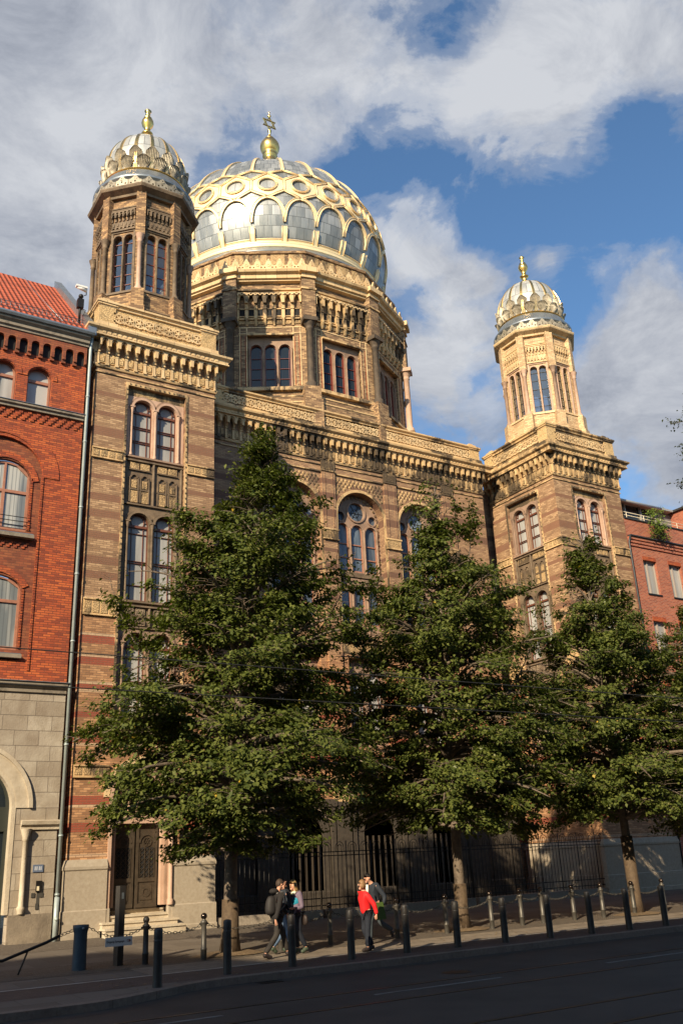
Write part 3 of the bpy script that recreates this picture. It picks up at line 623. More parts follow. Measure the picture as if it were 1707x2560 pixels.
def turret(cx, cy, Mb, Mt, Mc, Mp, Ms):
    A = 1.85; faces = polyframes(cx, cy, A, 8, -90)
    wl = MB()
    for (F, W, ph) in faces:
        wl.plate(F, rect(0, W, 24.75, 30.0), [archpoly(W/2-.25, .2, 24.97, 27.62, 10), archpoly(W/2+.25, .2, 24.97, 27.62, 10)], -.28, 0, 0)
    for a, z0, z1 in ((2.12, 22.3, 23.85), (2.0, 23.85, 24.75)):
        for (F, W, ph) in polyframes(cx, cy, a, 8, -90): wl.plate(F, rect(0, W, z0, z1), [], -.2, 0, 0, rev=False)
    for k in range(8):
        F = Fr(0, 0, 0); ph = rad(-67.5+45*k); rc = A/cos(pi/8)
        F = Fr(cx+rc*cos(ph), cy+rc*sin(ph), ph+pi/2)
        wl.box(F, -.2, .2, 27.62, 29.88, -.35, .17, 0)
        wl.box(F, -.3, .3, 22.3, 23.9, -.1, .42, 0); wl.box(F, -.26, .26, 23.9, 24.78, -.1, .34, 0)
    build('turret_wall', wl, Mb, SYN)
    st = MB()
    for (F, W, ph) in faces:
        st.prof(F, [(0, 24.75), (.2, 24.75), (.17, 24.87), (0, 24.9)], 0, W, math.tan(pi/8), math.tan(pi/8), 0, caps=False)
        st.prof(F, [(.12, 23.83), (.3, 23.83), (.28, 23.89), (.12, 23.92)], 0, W, math.tan(pi/8), math.tan(pi/8), 0, caps=False)
        corbels(st, F, .22, W-.22, 6, 28.2, 28.62, 29.02, .17, .06, 0, 1, bw=.34)
        st.box(F, .2, W-.2, 28.02, 28.1, 0, .11, 0)
        for z in (29.12, 29.22): st.box(F, .18, W-.18, z, z+.05, 0, .07, 0)
        tm = math.tan(pi/8)
        st.prof(F, [(0, 29.74), (.16, 29.74), (.18, 29.84), (.42, 29.98), (.46, 30.08), (.46, 30.13), (0, 30.16)], 0, W, tm, tm, 0, caps=False)
        # window surround
        st.box(F, W/2-.56, W/2-.47, 24.9, 27.95, 0, .045, 2); st.box(F, W/2+.47, W/2+.56, 24.9, 27.95, 0, .045, 2); st.box(F, W/2-.56, W/2+.56, 27.95, 28.02, 0, .05, 2)
        for s in (-1, 1): st.archband(F, W/2+s*.25, 27.62, .2, .255, 0, .04, 0, 180, 10, 2)
        for x in (-.49, 0, .49):
            c = F.P(W/2+x, 0, .02); st.lathe(c[0], c[1], [(.045, 24.9), (.045, 27.4), (.065, 27.5), (.07, 27.62)], 6, 0, 2)
    build('turret_ornament', st, [Mt, Mt, Ms], SYN)
    for k in range(8):
        ph = rad(-67.5+45*k); rc = A/cos(pi/8)+.1; x, y = cx+rc*cos(ph), cy+rc*sin(ph)
        c = MB(); c.lathe(x, y, [(.17, 24.78), (.17, 24.92), (.12, 25.0), (.105, 25.1), (.095, 27.22), (.13, 27.25), (.10, 27.3), (.14, 27.42), (.2, 27.62)], 10)
        build('colonnette', c, [Mc[k % len(Mc)]], SYN)
    for (F, W, ph) in faces:
        g = MB()
        for s in (-1, 1): g.plate(F, archpoly(W/2+s*.25, .2, 24.97, 27.62, 10), [], -.16, -.15, rev=False)
        o = build('window_pane', g, M['clear'], SYN); b = MB()
        for s in (-1, 1):
            for z in (25.35, 25.85, 26.4, 26.95, 27.45): b.box(F, W/2+s*.25-.2, W/2+s*.25+.2, z, z+.02, -.149, -.12)
            b.box(F, W/2+s*.25-.2, W/2+s*.25-.185, 24.97, 27.6, -.149, -.11); b.box(F, W/2+s*.25+.185, W/2+s*.25+.2, 24.97, 27.6, -.149, -.11)
        build('glazing_bars', b, M['redpaint'] if cx < 20 else M['iron'], o)
    bl = MB(); nseg = 24
    for k in range(nseg):
        ph = 2*pi*k/nseg; F = Fr(cx+2.24*cos(ph), cy+2.24*sin(ph), ph+pi/2); w = .285
        bl.plate(F, [(-w, 30.12), (w, 30.12), (w, 30.42), (w*.6, 30.46), (w*.35, 30.56), (0, 30.68), (-w*.35, 30.56), (-w*.6, 30.46), (-w, 30.42)],
                 [circ(-w*.62, 30.24, .045, 6), circ(w*.62, 30.24, .045, 6), circ(0, 30.33, .045, 6)], -.04, .04, 0, back=True)
        bl.archband(F, 0, 30.5, .04, .09, .04, .055, 0, 360, 8, 0)
    build('crown_balustrade', bl, M['leaf_silver'], SYN)
    rg = MB(); rg.lathe(cx, cy, [(2.0, 30.1), (2.0, 30.5), (2.26, 30.6), (2.3, 30.72), (2.16, 30.8), (2.06, 30.86), (1.98, 31.24), (1.9, 31.28), (1.9, 31.34)], 48)
    build('lead_ring', rg, M['zinc'], SYN)
    zc, a, b = 32.2, 1.9, 2.27
    R = lambda z: a*math.sqrt(max(0, 1-((z-zc)/b)**2))
    d = MB(); d.lathe(cx, cy, [(R(z), z) for z in np.linspace(31.15, zc+b-.01, 22)], 48)
    dome = build('turret_dome', d, domemat('turret_dome_metal_%s' % ('a' if cx < 20 else 'b'), (.38,.38,.36), (.62,.62,.58), (cx, cy), 16, .8), SYN)
    g = MB(); pr = [(1.9+.06*cos(t), 31.36+.06*sin(t)) for t in np.linspace(0, 2*pi, 9)]; g.lathe(cx, cy, pr, 48); build('gold_ring', g, M['gold'], dome)
    for k in range(16):
        th = 2*pi*(k+.5)/16; r_ = MB(); vs = []; zl = np.linspace(31.3, zc+b-.05, 18)
        for z in zl:
            r = R(z)+.035; w = .07*(.5+.5*R(z)/a)
            for s in (-1, 1):
                for dr in (-.05, .0): vs.append((cx+(r+dr)*cos(th)-s*w*sin(th), cy+(r+dr)*sin(th)+s*w*cos(th), z))
        fs = []
        for i in range(len(zl)-1):
            o = 4*i; e = o+4; fs += [(o+1, o+3, e+3, e+1), (o, o+1, e+1, e), (o+3, o+2, e+2, e+3)]
        r_.add(vs, fs); build('rib', r_, M['gold'], dome)
    for row, (za, zb_, wm, off, ro) in enumerate(((31.40, 32.58, .31, .5, .04), (31.40, 32.02, .31, 0, .10))):
        for k in range(16):
            th = 2*pi*(k+off)/16; p = MB(); vs = []; nu, nv = 17, 8
            for j in range(nv+1):
                t = j/nv; w = wm*(.35+.65*min(1, t*1.6))*(1 if t < .8 else math.sqrt(max(.02, 1-((t-.8)/.2)**2*.75)))
                for i in range(nu+1):
                    s = -1+2*i/nu; z = za+(zb_-za)*t*(1-.10*s*s*t); r = R(min(z, 34.3))+ro+.03*t*t+(.07*max(0, t-.8)/.2)-.05*s*s+.024*(1 if i % 2 else -1)*min(1, t*2)
                    an = th+s*w/1.9; vs.append((cx+r*cos(an), cy+r*sin(an), z))
            p.add(vs, [(j*(nu+1)+i, j*(nu+1)+i+1, (j+1)*(nu+1)+i+1, (j+1)*(nu+1)+i) for j in range(nv) for i in range(nu)])
            build('petal', p, M['leaf_silver'], dome)
    f = MB(); f.lathe(cx, cy, [(.5, 34.32), (.3, 34.5), (.17, 34.75), (.14, 34.95), (.25, 35.02), (.27, 35.08), (.15, 35.16), (.13, 35.3), (.16, 35.42), (.26, 35.58), (.29, 35.72), (.27, 35.86), (.15, 35.98), (.2, 36.02), (.09, 36.06), (.07, 36.22), (.12, 36.26), (.07, 36.3), (.08, 36.36), (.17, 36.46), (.08, 36.5), (.03, 36.62), (0.001, 36.64)], 18)
    build('finial', f, M['gold'], dome)
    # inner floor and ceiling
    q = MB(); q.lathe(cx, cy, [(.001, 24.9), (1.9, 24.9)], 8, 22.5, smooth=False); q.lathe(cx, cy, [(.001, 28.2), (1.9, 28.2)], 8, 22.5, smooth=False); build('turret_floor', q, M['facade'], SYN)
tower(9.0, False); tower(33.05, True)
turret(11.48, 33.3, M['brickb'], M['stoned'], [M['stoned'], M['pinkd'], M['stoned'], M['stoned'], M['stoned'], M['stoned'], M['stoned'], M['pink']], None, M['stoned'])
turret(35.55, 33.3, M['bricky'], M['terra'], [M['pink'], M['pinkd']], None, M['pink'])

# --- entrance of the left tower
Ff = Fr(9.0, FY, 0)
pt = MB(); uc = 2.385
for i, (r0, r1, d0, d1) in enumerate(((1.0, 1.115, -.14, .04), (.9, 1.0, -.26, -.06), (.8, .9, -.4, -.18))):
    pt.archband(Ff, uc, 4.55, r0, r1, d0, d1, 0, 180, 20, i % 2)
    for s in (-1, 1): pt.box(Ff, uc+s*r0, uc+s*r1, 1.15, 4.55, d0, d1, i % 2)
pt.archband(Ff, uc, 4.55, 1.13, 1.33, 0, .03, 0, 180, 20, 2)
pt.box(Ff, uc-.9, uc+.9, 3.72, 3.98, -.5, -.3, 0)
for x in (-.6, -.3, 0, .3, .6):
    c = Ff.P(uc+x, 0, -.42); pt.lathe(c[0], c[1], [(.055, 3.98), (.055, 4.9-abs(x)*.25)], 8, 0, 0)
pt.plate(Ff, archpoly(uc, .9, 3.98, 4.55, 12), [], -.7, -.6, 3, rev=False)
pt.plate(Ff, archpoly(uc, .8, 4.95, 4.95, 12), [], -.5, -.42, 0, rev=False) if False else None
c = Ff.P(3.42, 0, .1); pt.lathe(c[0], c[1], [(.11, 1.15), (.11, 1.3), (.07, 1.35), (.07, 4.2), (.1, 4.3), (.11, 4.4)], 10, 0, 0)
pt.box(Ff, 1.27, 1.39, .6, 1.15, -.14, .1, 4); pt.box(Ff, 3.38, 3.56, .6, 1.15, -.14, .1, 4)
build('portal', pt, [M['pink'], M['pinkd'], M['terra'], M['dark'], M['granite']], SYN)
for s in (-1, 1):
    dm = MB(); a, b = (uc-.8, uc-.02) if s < 0 else (uc+.02, uc+.8); c = (a+b)/2; dd = -.5
    dm.box(Ff, a, b, 1.05, 3.72, dd-.06, dd, 0)
    for (x0, x1, z0, z1) in ((a+.02, a+.1, 1.1, 3.7), (b-.1, b-.02, 1.1, 3.7), (a+.1, b-.1, 1.1, 1.22), (a+.1, b-.1, 1.88, 2.0)): dm.box(Ff, x0, x1, z0, z1, dd, dd+.035, 0)
    dm.box(Ff, c-.2, c+.2, 1.32, 1.8, dd, dd+.02, 0); dm.archband(Ff, c, 1.56, .1, .15, dd+.02, dd+.04, 0, 360, 12, 0)
    for k in range(4): dm.box(Ff, a+.14+.165*k, a+.155+.165*k, 2.02, 2.95, dd+.005, dd+.03, 0)
    for j in range(6):
        for k in range(3):
            x = a+.147+.165*k; z = 2.02+.155*j
            for sg in (-1, 1): dm.plate(Ff, [(x+.0, z+(.0 if sg > 0 else .15)), (x+.014, z+(.0 if sg > 0 else .15)), (x+.165, z+(.15 if sg > 0 else 0)), (x+.151, z+(.15 if sg > 0 else 0))][::sg], [], dd+.002, dd+.02, 0)
    dm.archband(Ff, c, 3.1, .24, .30, dd, dd+.035, 0, 180, 14, 0); dm.archband(Ff, c, 3.13, .13, .16, dd, dd+.03, 0, 360, 12, 0)
    for k in range(6): dm.archband(Ff, c+.085*cos(k*pi/3), 3.13+.085*sin(k*pi/3), .04, .055, dd, dd+.02, 0, 360, 8, 0)
    dm.plate(Ff, rect(a+.14, b-.14, 2.02, 2.95), [], dd-.01, dd+.001, 1, rev=False)
    dr = build('door', dm, [M['door'], M['dark']], SYN)
sp = MB()
for (x0, x1, z0, z1, y) in ((10.28, 12.5, .3, 1.05, 31.5), (10.3, 12.45, .3, .92, 30.86), (10.1, 12.6, .3, .75, 30.55), (10.1, 12.75, .25, .58, 30.2)):
    sp.box(WORLD, x0, x1, z0, z1-.06, -31.6, -y); sp.box(WORLD, x0-.03, x1+.03, z1-.06, z1, -31.6, -y+.04)
build('steps', sp, M['sandp'], SYN)
st = MB(); st.box(WORLD, 8.2, 9.0, .3, 21.5, -33, -31.6); build('recessed_wall', st, M['brick'], SYN)

# --- main front
F = Fr(15.5, MY, 0); W0 = 16.05
cents = [4.35, 8.0, 11.65]
mw = MB(); holes = []
for c in cents: holes.append(archpoly(c, 1.36, 12.0, 17.82, 20)); 
for c in cents: holes.append(rect(c-1.1, c+1.1, 6.9, 10.9))
mw.plate(F, rect(0, W0, .2, 22.2), holes, -.55, 0, 0)
mw.box(WORLD, 15.5, 15.9, .2, 22.2, -51, -MY-.01); mw.box(WORLD, 31.15, 31.55, .2, 22.2, -51, -MY-.01)
mw.box(WORLD, 15.9, 31.15, 21.9, 22.25, -51, -MY-.3)
# link walls in the deep slots beside the front
mw.box(WORLD, 12.5, 15.49, .2, 21.6, -36.6, -36.2); mw.box(WORLD, 31.56, 35.5, .2, 21.6, -36.6, -36.2)
build('front_wall', mw, M['brickmain'], SYN)
tr = MB()
PIL = [2.48, 6.175, 9.825, 13.52]
for u in PIL:
    tr.box(F, u-.37, u+.37, 6.0, 19.96, 0, .1, 4); tr.box(F, u-.24, u-.2, 17.1, 19.9, .1, .13, 4); tr.box(F, u+.2, u+.24, 17.1, 19.9, .1, .13, 4)
    tr.box(F, u-.40, u+.40, 16.5, 16.92, .1, .17, 2); tr.box(F, u-.44, u+.44, 16.92, 17.0, 0, .2, 0); tr.box(F, u-.44, u+.44, 16.44, 16.5, 0, .2, 0)
    tr.box(F, u-.37, u+.37, 20.0, 20.5, 0, .1, 0); tr.box(F, u-.25, u+.25, 20.08, 20.42, .1, .12, 1); tr.box(F, u-.42, u+.42, 19.96, 20.04, .1, .15, 0)
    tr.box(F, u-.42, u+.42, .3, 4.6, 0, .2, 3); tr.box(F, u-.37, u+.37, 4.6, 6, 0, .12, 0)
for i in range(3):
    a, b = PIL[i]+.37, PIL[i+1]-.37; c = cents[i]
    tr.box(F, a, b, 19.9, 19.96, 0, .08, 0); tr.box(F, a, b, 20.5, 20.54, 0, .05, 0)
    tr.archband(F, c, 17.82, 1.36, 1.5, 0, .06, 0, 180, 24, 0)
    for s in (-1, 1): tr.box(F, c+s*1.36, c+s*1.48, 12.0, 17.82, 0, .06, 0)
    z = 17.2; k = 0      # raised diamond studs round the arch head
    while z < 19.9:
        u = a+(.11 if k % 2 else .0)+.02
        while u < b:
            if math.hypot(u-c, max(0, z-17.82)) > 1.6 and a+.08 < u < b-.08 and z < 19.82 and (z > 17.9):
                vs = [F.P(u-.085, z, 0), F.P(u, z-.13, 0), F.P(u+.085, z, 0), F.P(u, z+.13, 0), F.P(u, z, .05)]
                tr.add(vs, [(0, 1, 4), (1, 2, 4), (2, 3, 4), (3, 0, 4)], 1)
            u += .22
        z += .155; k += 1
    for an in range(0, 181, 11):        # discs on the splayed archivolt
        r = 1.23; x = c+r*cos(rad(an)); zz_ = 17.82+r*sin(rad(an)); tr.archband(F, x, zz_, .001, .055, -.42, -.37, 0, 360, 8, 1)
    for s in (-1, 1):
        for z in np.arange(12.2, 17.8, .24): tr.archband(F, c+s*1.23, z, .001, .055, -.42, -.37, 0, 360, 8, 1)
tr.prof(F, [(0, .2), (.16, .2), (.16, 1.1), (.03, 1.15), (.03, 4.55), (0, 4.6)], 0, W0, 0, 0, 3)  # dark wall base, tree shade put into its colour
for z0, z1 in ((5.2, 5.5), (11.1, 11.6)): tr.box(F, 0, W0, z0, z1, 0, .05, 2); tr.box(F, 0, W0, z1, z1+.07, 0, .16, 0)
build('front_ornament', tr, [M['terrad'], M['terradc'], M['terradc'], M['shadegran'], M['brickmain']], SYN)
for c in cents:
    w = MB(); hs = [circ(c, 18.3, .48, 20), circ(c-.93, 17.97, .23, 12), circ(c+.93, 17.97, .23, 12)]
    for x in (-.82, 0, .82): hs.append(archpoly(c+x, .315, 15.2, 17.3, 10))
    for x in (-.82, 0, .82): hs.append(archpoly(c+x, .27, 12.6, 14.25, 8))
    w.plate(F, archpoly(c, 1.38, 12.0, 17.82, 20), hs, -.55, -.42, 0, rev=False)
    w.archband(F, c, 18.3, .48, .56, -.42, -.36, 0, 360, 20, 0)
    for s in (-1, 1): w.archband(F, c+s*.93, 17.97, .23, .285, -.42, -.37, 0, 360, 12, 0)
    for x in (-.82, 0, .82):
        w.archband(F, c+x, 17.3, .315, .375, -.42, -.36, 0, 180, 12, 0); w.archband(F, c+x, 14.25, .27, .33, -.42, -.37, 0, 180, 10, 0)
    for x in (-1.16, -.41, .41, 1.16):
        q = F.P(c+x, 0, -.39); w.lathe(q[0], q[1], [(.06, 15.15), (.05, 17.1), (.08, 17.3), (.09, 17.4)], 8, 0, 0); w.lathe(q[0], q[1], [(.06, 12.4), (.05, 14.1), (.08, 14.3)], 8, 0, 0)
    w.box(F, c-1.36, c+1.36, 14.9, 15.12, -.42, -.3, 1); w.box(F, c-1.36, c+1.36, 14.72, 14.86, -.42, -.36, 0)
    win = build('window', w, [M['pinkd'], M['stoned']], SYN)
    for x in (-.82, 0, .82):
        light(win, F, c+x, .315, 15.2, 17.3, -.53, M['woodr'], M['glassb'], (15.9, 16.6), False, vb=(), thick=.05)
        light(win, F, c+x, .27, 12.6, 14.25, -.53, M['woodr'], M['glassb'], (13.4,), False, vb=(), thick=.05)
    g = MB(); g.plate(F, circ(c, 18.3, .5, 20), [], -.56, -.52, rev=False)
    for s in (-1, 1): g.plate(F, circ(c+s*.93, 17.97, .25, 12), [], -.56, -.52, rev=False)
    build('round_pane', g, M['glassb'], win); rb = MB()
    for k in range(3): 
        a = k*pi/3; rb.plate(F, [(c+.44*cos(a)-.012*sin(a), 18.27+.44*sin(a)+.012*cos(a)), (c-.44*cos(a)-.012*sin(a), 18.27-.44*sin(a)+.012*cos(a)), (c-.44*cos(a)+.012*sin(a), 18.27-.44*sin(a)-.012*cos(a)), (c+.44*cos(a)+.012*sin(a), 18.27+.44*sin(a)-.012*cos(a))], [], -.52, -.5)
    rb.archband(F, c, 18.27, .2, .225, -.52, -.5, 0, 360, 14); build('glazing_bars', rb, M['iron'], win)
    w = MB(); hs = [archpoly(c+x, .4, 7.2, 9.9, 10) for x in (-.5, .5)]
    w.plate(F, rect(c-1.1, c+1.1, 6.9, 10.9), hs, -.5, -.35, 0, rev=False)
    win = build('window', w, [M['pinkd']], SYN)
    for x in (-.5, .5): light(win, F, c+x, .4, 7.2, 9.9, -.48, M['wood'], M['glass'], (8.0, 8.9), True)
    # ground floor: portal and bronze door, colours darkened to imitate tree shade
    w = MB()
    w.archband(F, c, 3.3, .8, 1.15, 0, .12, 0, 180, 16, 0)
    for s in (-1, 1): w.box(F, c+s*.8, c+s*1.15, .3, 3.3, 0, .12, 0); w.box(F, c+s*1.2, c+s*1.45, .3, 4.4, 0, .2, 0)
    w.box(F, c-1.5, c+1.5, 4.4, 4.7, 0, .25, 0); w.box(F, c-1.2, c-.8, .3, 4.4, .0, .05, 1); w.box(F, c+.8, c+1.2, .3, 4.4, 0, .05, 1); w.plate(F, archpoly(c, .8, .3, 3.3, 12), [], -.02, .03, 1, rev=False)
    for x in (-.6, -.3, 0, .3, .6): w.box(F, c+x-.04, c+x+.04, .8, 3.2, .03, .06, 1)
    build('portal', w, [M['shadegran'], M['doorshade']], SYN)
fm = [(F, W0, 1, 1, True), (Fr(31.55, MY, pi/2), 1.5, 1, 0, True), (Fr(15.5, MY+1.5, -pi/2), 1.5, 0, 1, False)]
cornice_set('front_cornice', fm, 20.62, SYN, [M['terrad'], M['terradc'], M['terrad']])
fm = [(F, W0, 1, 1, True), (Fr(31.55, MY, pi/2), 1.5, 1, 0, False), (Fr(15.5, MY+1.5, -pi/2), 1.5, 0, 1, False)]
parapet_set('front_parapet', fm, 22.1, 23.28, SYN, [M['terra'], M['terradc'], M['terrad'], M['terrac']], piers=[(31.25, MY+.3), (15.8, MY+.3)])

# --- twelve-sided drum
DC = (23.25, 42.75); NA = 12; AP = 7.45; tm = math.tan(pi/12)
dfs = polyframes(DC[0], DC[1], AP, 12, -90)
dw = MB(); do = MB()
for a, z0, z1 in ((8.0, 22.2, 23.75), (7.75, 23.75, 24.2)):
    for (F, W, ph) in polyframes(DC[0], DC[1], a, 12, -90): dw.plate(F, rect(0, W, z0, z1), [], -.3, 0, 0, rev=False)
    do.lathe(DC[0], DC[1], [(a/cos(pi/12)+.03, z1-.05), (a/cos(pi/12)+.03, z1+.02), ((a-.4)/cos(pi/12), z1+.04)], 12, -75, 0, smooth=False)
for (F, W, ph) in dfs:
    front = not (20 < (ph+360) % 360 < 160)
    hole = [rect(W/2-1.18, W/2+1.18, 24.87, 27.95)] if front else []
    if front:
        for i in (-1.5, .0, 1.5): pass
    dw.plate(F, rect(0, W, 24.1, 32.0), hole, -.35, 0, 0)
    do.prof(F, [(0, 24.62), (.2, 24.62), (.18, 24.8), (.1, 24.87), (0, 24.9)], 0, W, tm, tm, 0, caps=False)
    do.prof(F, [(0, 30.42), (.14, 30.42), (.16, 30.5), (0, 30.52)], 0, W, tm, tm, 0, caps=False)
    do.prof(F, [(0, 30.6), (.18, 30.6), (.2, 30.68), (0, 30.7)], 0, W, tm, tm, 0, caps=False)
    do.prof(F, [(0, 31.1), (.22, 31.14), (.22, 31.22), (.32, 31.26), (.32, 31.48), (.5, 31.56), (.55, 31.68), (.2, 31.75), (0, 31.75)], 0, W, tm, tm, 3, caps=False)
    if not front: continue
    corbels(do, F, .32, W-.32, 7, 28.95, 29.55, 30.38, .34, .15, 0, 1, panel=False, bw=.34)
    n = 7; w_ = (W-.64)/n
    for i in range(n+1):
        uc = .32+w_*i; a = max(.32, uc-.06); b = min(W-.32, uc+.06)
        do.prof(F, [(0, 28.5), (.06, 28.5), (.22, 28.85), (.22, 28.95), (0, 28.95)], a, b, mi=0)
    do.box(F, .32, W-.32, 28.85, 28.92, 0, .12, 0)
    for i in range(n):
        uc = .32+w_*(i+.5); do.box(F, uc-.12, uc+.12, 29.1, 29.5, 0, .012, 2)
        do.box(F, uc-.15, uc+.15, 29.5, 29.55, 0, .05, 0); do.box(F, uc-.15, uc+.15, 29.05, 29.1, 0, .05, 0); do.box(F, uc-.16, uc+.16, 28.6, 28.8, 0, .05, 1)
        do.archband(F, uc-w_/4, 30.18, w_*.15, w_*.25, .34, .38, 0, 180, 6, 3); do.archband(F, uc+w_/4, 30.18, w_*.15, w_*.25, .34, .38, 0, 180, 6, 3)
    # coloured frame lines
    for z in (28.02, 28.38): do.box(F, .36, W-.36, z, z+.05, 0, .03, 3)
    for u in (.40, .76, W-.81, W-.45): do.box(F, u, u+.05, 24.95, 28.4, 0, .025, 3)
    for u in (.47, .70, W-.75, W-.52): do.box(F, u, u+.03, 24.95, 27.9, 0, .012, 4)
    do.box(F, W/2-1.2, W/2+1.2, 27.9, 28.0, 0, .13, 0)
    w = MB(); hs = [archpoly(W/2+x, .29, 24.95, 27.2, 10) for x in (-.74, 0, .74)]
    w.plate(F, rect(W/2-1.18, W/2+1.18, 24.87, 27.95), hs, -.35, -.2, 0)
    for x in (-.74, 0, .74): w.archband(F, W/2+x, 27.2, .29, .355, -.2, -.15, 0, 180, 10, 0)
    for x in (-1.1, -.37, .37, 1.1):
        q = F.P(W/2+x, 0, -.15); w.lathe(q[0], q[1], [(.06, 24.9), (.045, 25.0), (.045, 26.9), (.075, 27.05), (.08, 27.2)], 8, 0, 0)
    win = build('drum_window', w, M['pinkd'] if ph != 0 else M['pinkd'], SYN)
    for x in (-.74, 0, .74):
        light(win, F, W/2+x, .29, 24.95, 27.2, -.33, M['redpaint'], M['glassd'], (25.5, 26.1, 26.7), False, vb=(.72,), thick=.016)
build('drum_wall', dw, M['drum'], SYN)
build('drum_ornament', do, [M['terrad'], M['terradc'], M['dark'], M['terra'], M['red']], SYN)
for k in range(12):
    ph = rad(-75+30*k); rc = AP/cos(pi/12); F = Fr(DC[0]+rc*cos(ph), DC[1]+rc*sin(ph), ph+pi/2)
    c = MB(); c.box(F, -.36, .36, 28.74, 31.2, -.3, .33, 0); c.box(F, -.28, .28, 28.9, 30.35, .33, .345, 0); c.box(F, -.42, .42, 30.5, 30.6, -.3, .39, 1)
    c.box(F, -.42, .42, 31.2, 31.3, -.3, .42, 2); c.box(F, -.36, .36, 31.3, 31.5, -.3, .38, 2); c.box(F, -.5, .5, 31.5, 31.78, -.3, .58, 2)
    build('corner_pier', c, [M['drum'], M['terrad'], M['terra']], SYN); c = MB(); c.box(F, -.48, .48, 22.3, 23.9, -.2, .62, 0); c.box(F, -.42, .42, 23.9, 24.66, -.2, .52, 0); build('pier_base', c, M['drum'], SYN)
    q = F.P(0, 0, .2); c = MB()
    c.lathe(q[0], q[1], [(.27, 24.66), (.27, 24.95), (.2, 25.0), (.19, 25.1), (.18, 28.1), (.22, 28.14), (.18, 28.2), (.22, 28.3), (.34, 28.55)], 14)
    c.box(F, -.38, .38, 28.52, 28.74, -.14, .55, 0)
    build('corner_column', c, M['blackstone'] if k != 1 else M['pink'], SYN)
ba = MB()
for (F, W, ph) in polyframes(DC[0], DC[1], 7.72, 12, -90):
    n = 7; w_ = W/n
    for i in range(n):
        u = w_*i; h = w_/2
        ba.plate(F, [(u, 31.72), (u+w_, 31.72), (u+w_, 32.1), (u+w_*.82, 32.14), (u+w_*.74, 32.3), (u+h, 32.56), (u+w_*.26, 32.3), (u+w_*.18, 32.14), (u, 32.1)],
            [circ(u+.09, 31.98, .05, 6), circ(u+w_-.09, 31.98, .05, 6)], -.09, .0, 0, back=True)
        ba.archband(F, u, 31.84, .001, .05, .0, .01, 0, 360, 6, 1)
        ba.archband(F, u+h, 32.12, .05, .1, 0, .02, 0, 360, 8, 0)
build('drum_balustrade', ba, [M['terra'], M['dark']], SYN)
at = MB()
for (F, W, ph) in polyframes(DC[0], DC[1], 7.25, 12, -90):
    at.plate(F, rect(0, W, 31.7, 33.35), [], -.2, 0, 0, rev=False)
    for i in range(4): at.box(F, W*(i+.1)/4, W*(i+.9)/4, 32.45, 33.1, 0, .03, 1)
    at.prof(F, [(0, 33.1), (.1, 33.15), (.1, 33.3), (0, 33.3)], 0, W, tm, tm, 0, caps=False)
build('drum_attic', at, [M['brickb'], M['terradc']], SYN)
# --- great dome
zc, a, b = 37.0, 7.13, 6.6; DZ, DA, DB = zc, a, b
R = lambda z: DA*math.sqrt(max(0, 1-((z-DZ)/DB)**2))
def sp_(th, z, off=0.0):
    n = Vector((R(z)/DA/DA, 0, (z-DZ)/DB/DB)); n.normalize(); r = R(z)+off*n.x; z2 = z+off*n.z
    return Vector((DC[0]+r*cos(rad(th)), DC[1]+r*sin(rad(th)), z2))
d = MB(); d.lathe(DC[0], DC[1], [(R(z), z) for z in list(np.linspace(34.2, 42.5, 40))+[42.9, 43.2, 43.4, 43.52, 43.59]], 96)
DOME = build('great_dome', d, domemat('great_dome_metal', (.17,.185,.19), (.42,.43,.425), DC, 96, .62), SYN)
g = MB(); g.lathe(DC[0], DC[1], [(7.2, 33.3), (7.35, 33.36), (7.3, 33.46), (7.15, 33.52), (7.0, 33.75), (6.85, 33.95), (6.75, 34.0)], 96); build('lead_ring', g, M['zinc'], DOME)
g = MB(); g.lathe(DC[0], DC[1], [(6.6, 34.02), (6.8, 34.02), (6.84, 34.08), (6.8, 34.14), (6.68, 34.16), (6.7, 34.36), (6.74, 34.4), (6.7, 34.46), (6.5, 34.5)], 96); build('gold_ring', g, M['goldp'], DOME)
def strip(mb, pts, w=.13, h=.07, closed=False, er=.03, mids=True):
    """gilded band along (th,z) points: pale flat centre between two round gold edges"""
    P = [sp_(t, z) for t, z in pts]; N = []
    for (t, z), p in zip(pts, P): N.append((sp_(t, z, 1)-p).normalized())
    m = len(P); L = []; Rr = []
    for i in range(m):
        if closed: T = P[(i+1) % m]-P[i-1]
        else: T = P[min(i+1, m-1)]-P[max(i-1, 0)]
        T.normalize(); S = T.cross(N[i]).normalized(); ww = (w[i] if isinstance(w, list) else w)*.66
        L.append(P[i]-S*ww+N[i]*.01); Rr.append(P[i]+S*ww+N[i]*.01)
    vs = []
    for i in range(m):
        vs += [tuple(L[i]), tuple(L[i]+N[i]*h), tuple(Rr[i]+N[i]*h), tuple(Rr[i])]
    fs = []
    for i in range(m if closed else m-1):
        o = 4*i; e = 4*((i+1) % m); fs += [(o, o+1, e+1, e), (o+1, o+2, e+2, e+1), (o+2, o+3, e+3, e+2)]
    mb.add(vs, fs, 1)
    for S_ in (L, Rr):
        q = [s+n*(h+.01) for s, n in zip(S_, N)]
        if closed: q = q+[q[0]]
        mb.tube([tuple(x) for x in q], er*.85, 6, 0)
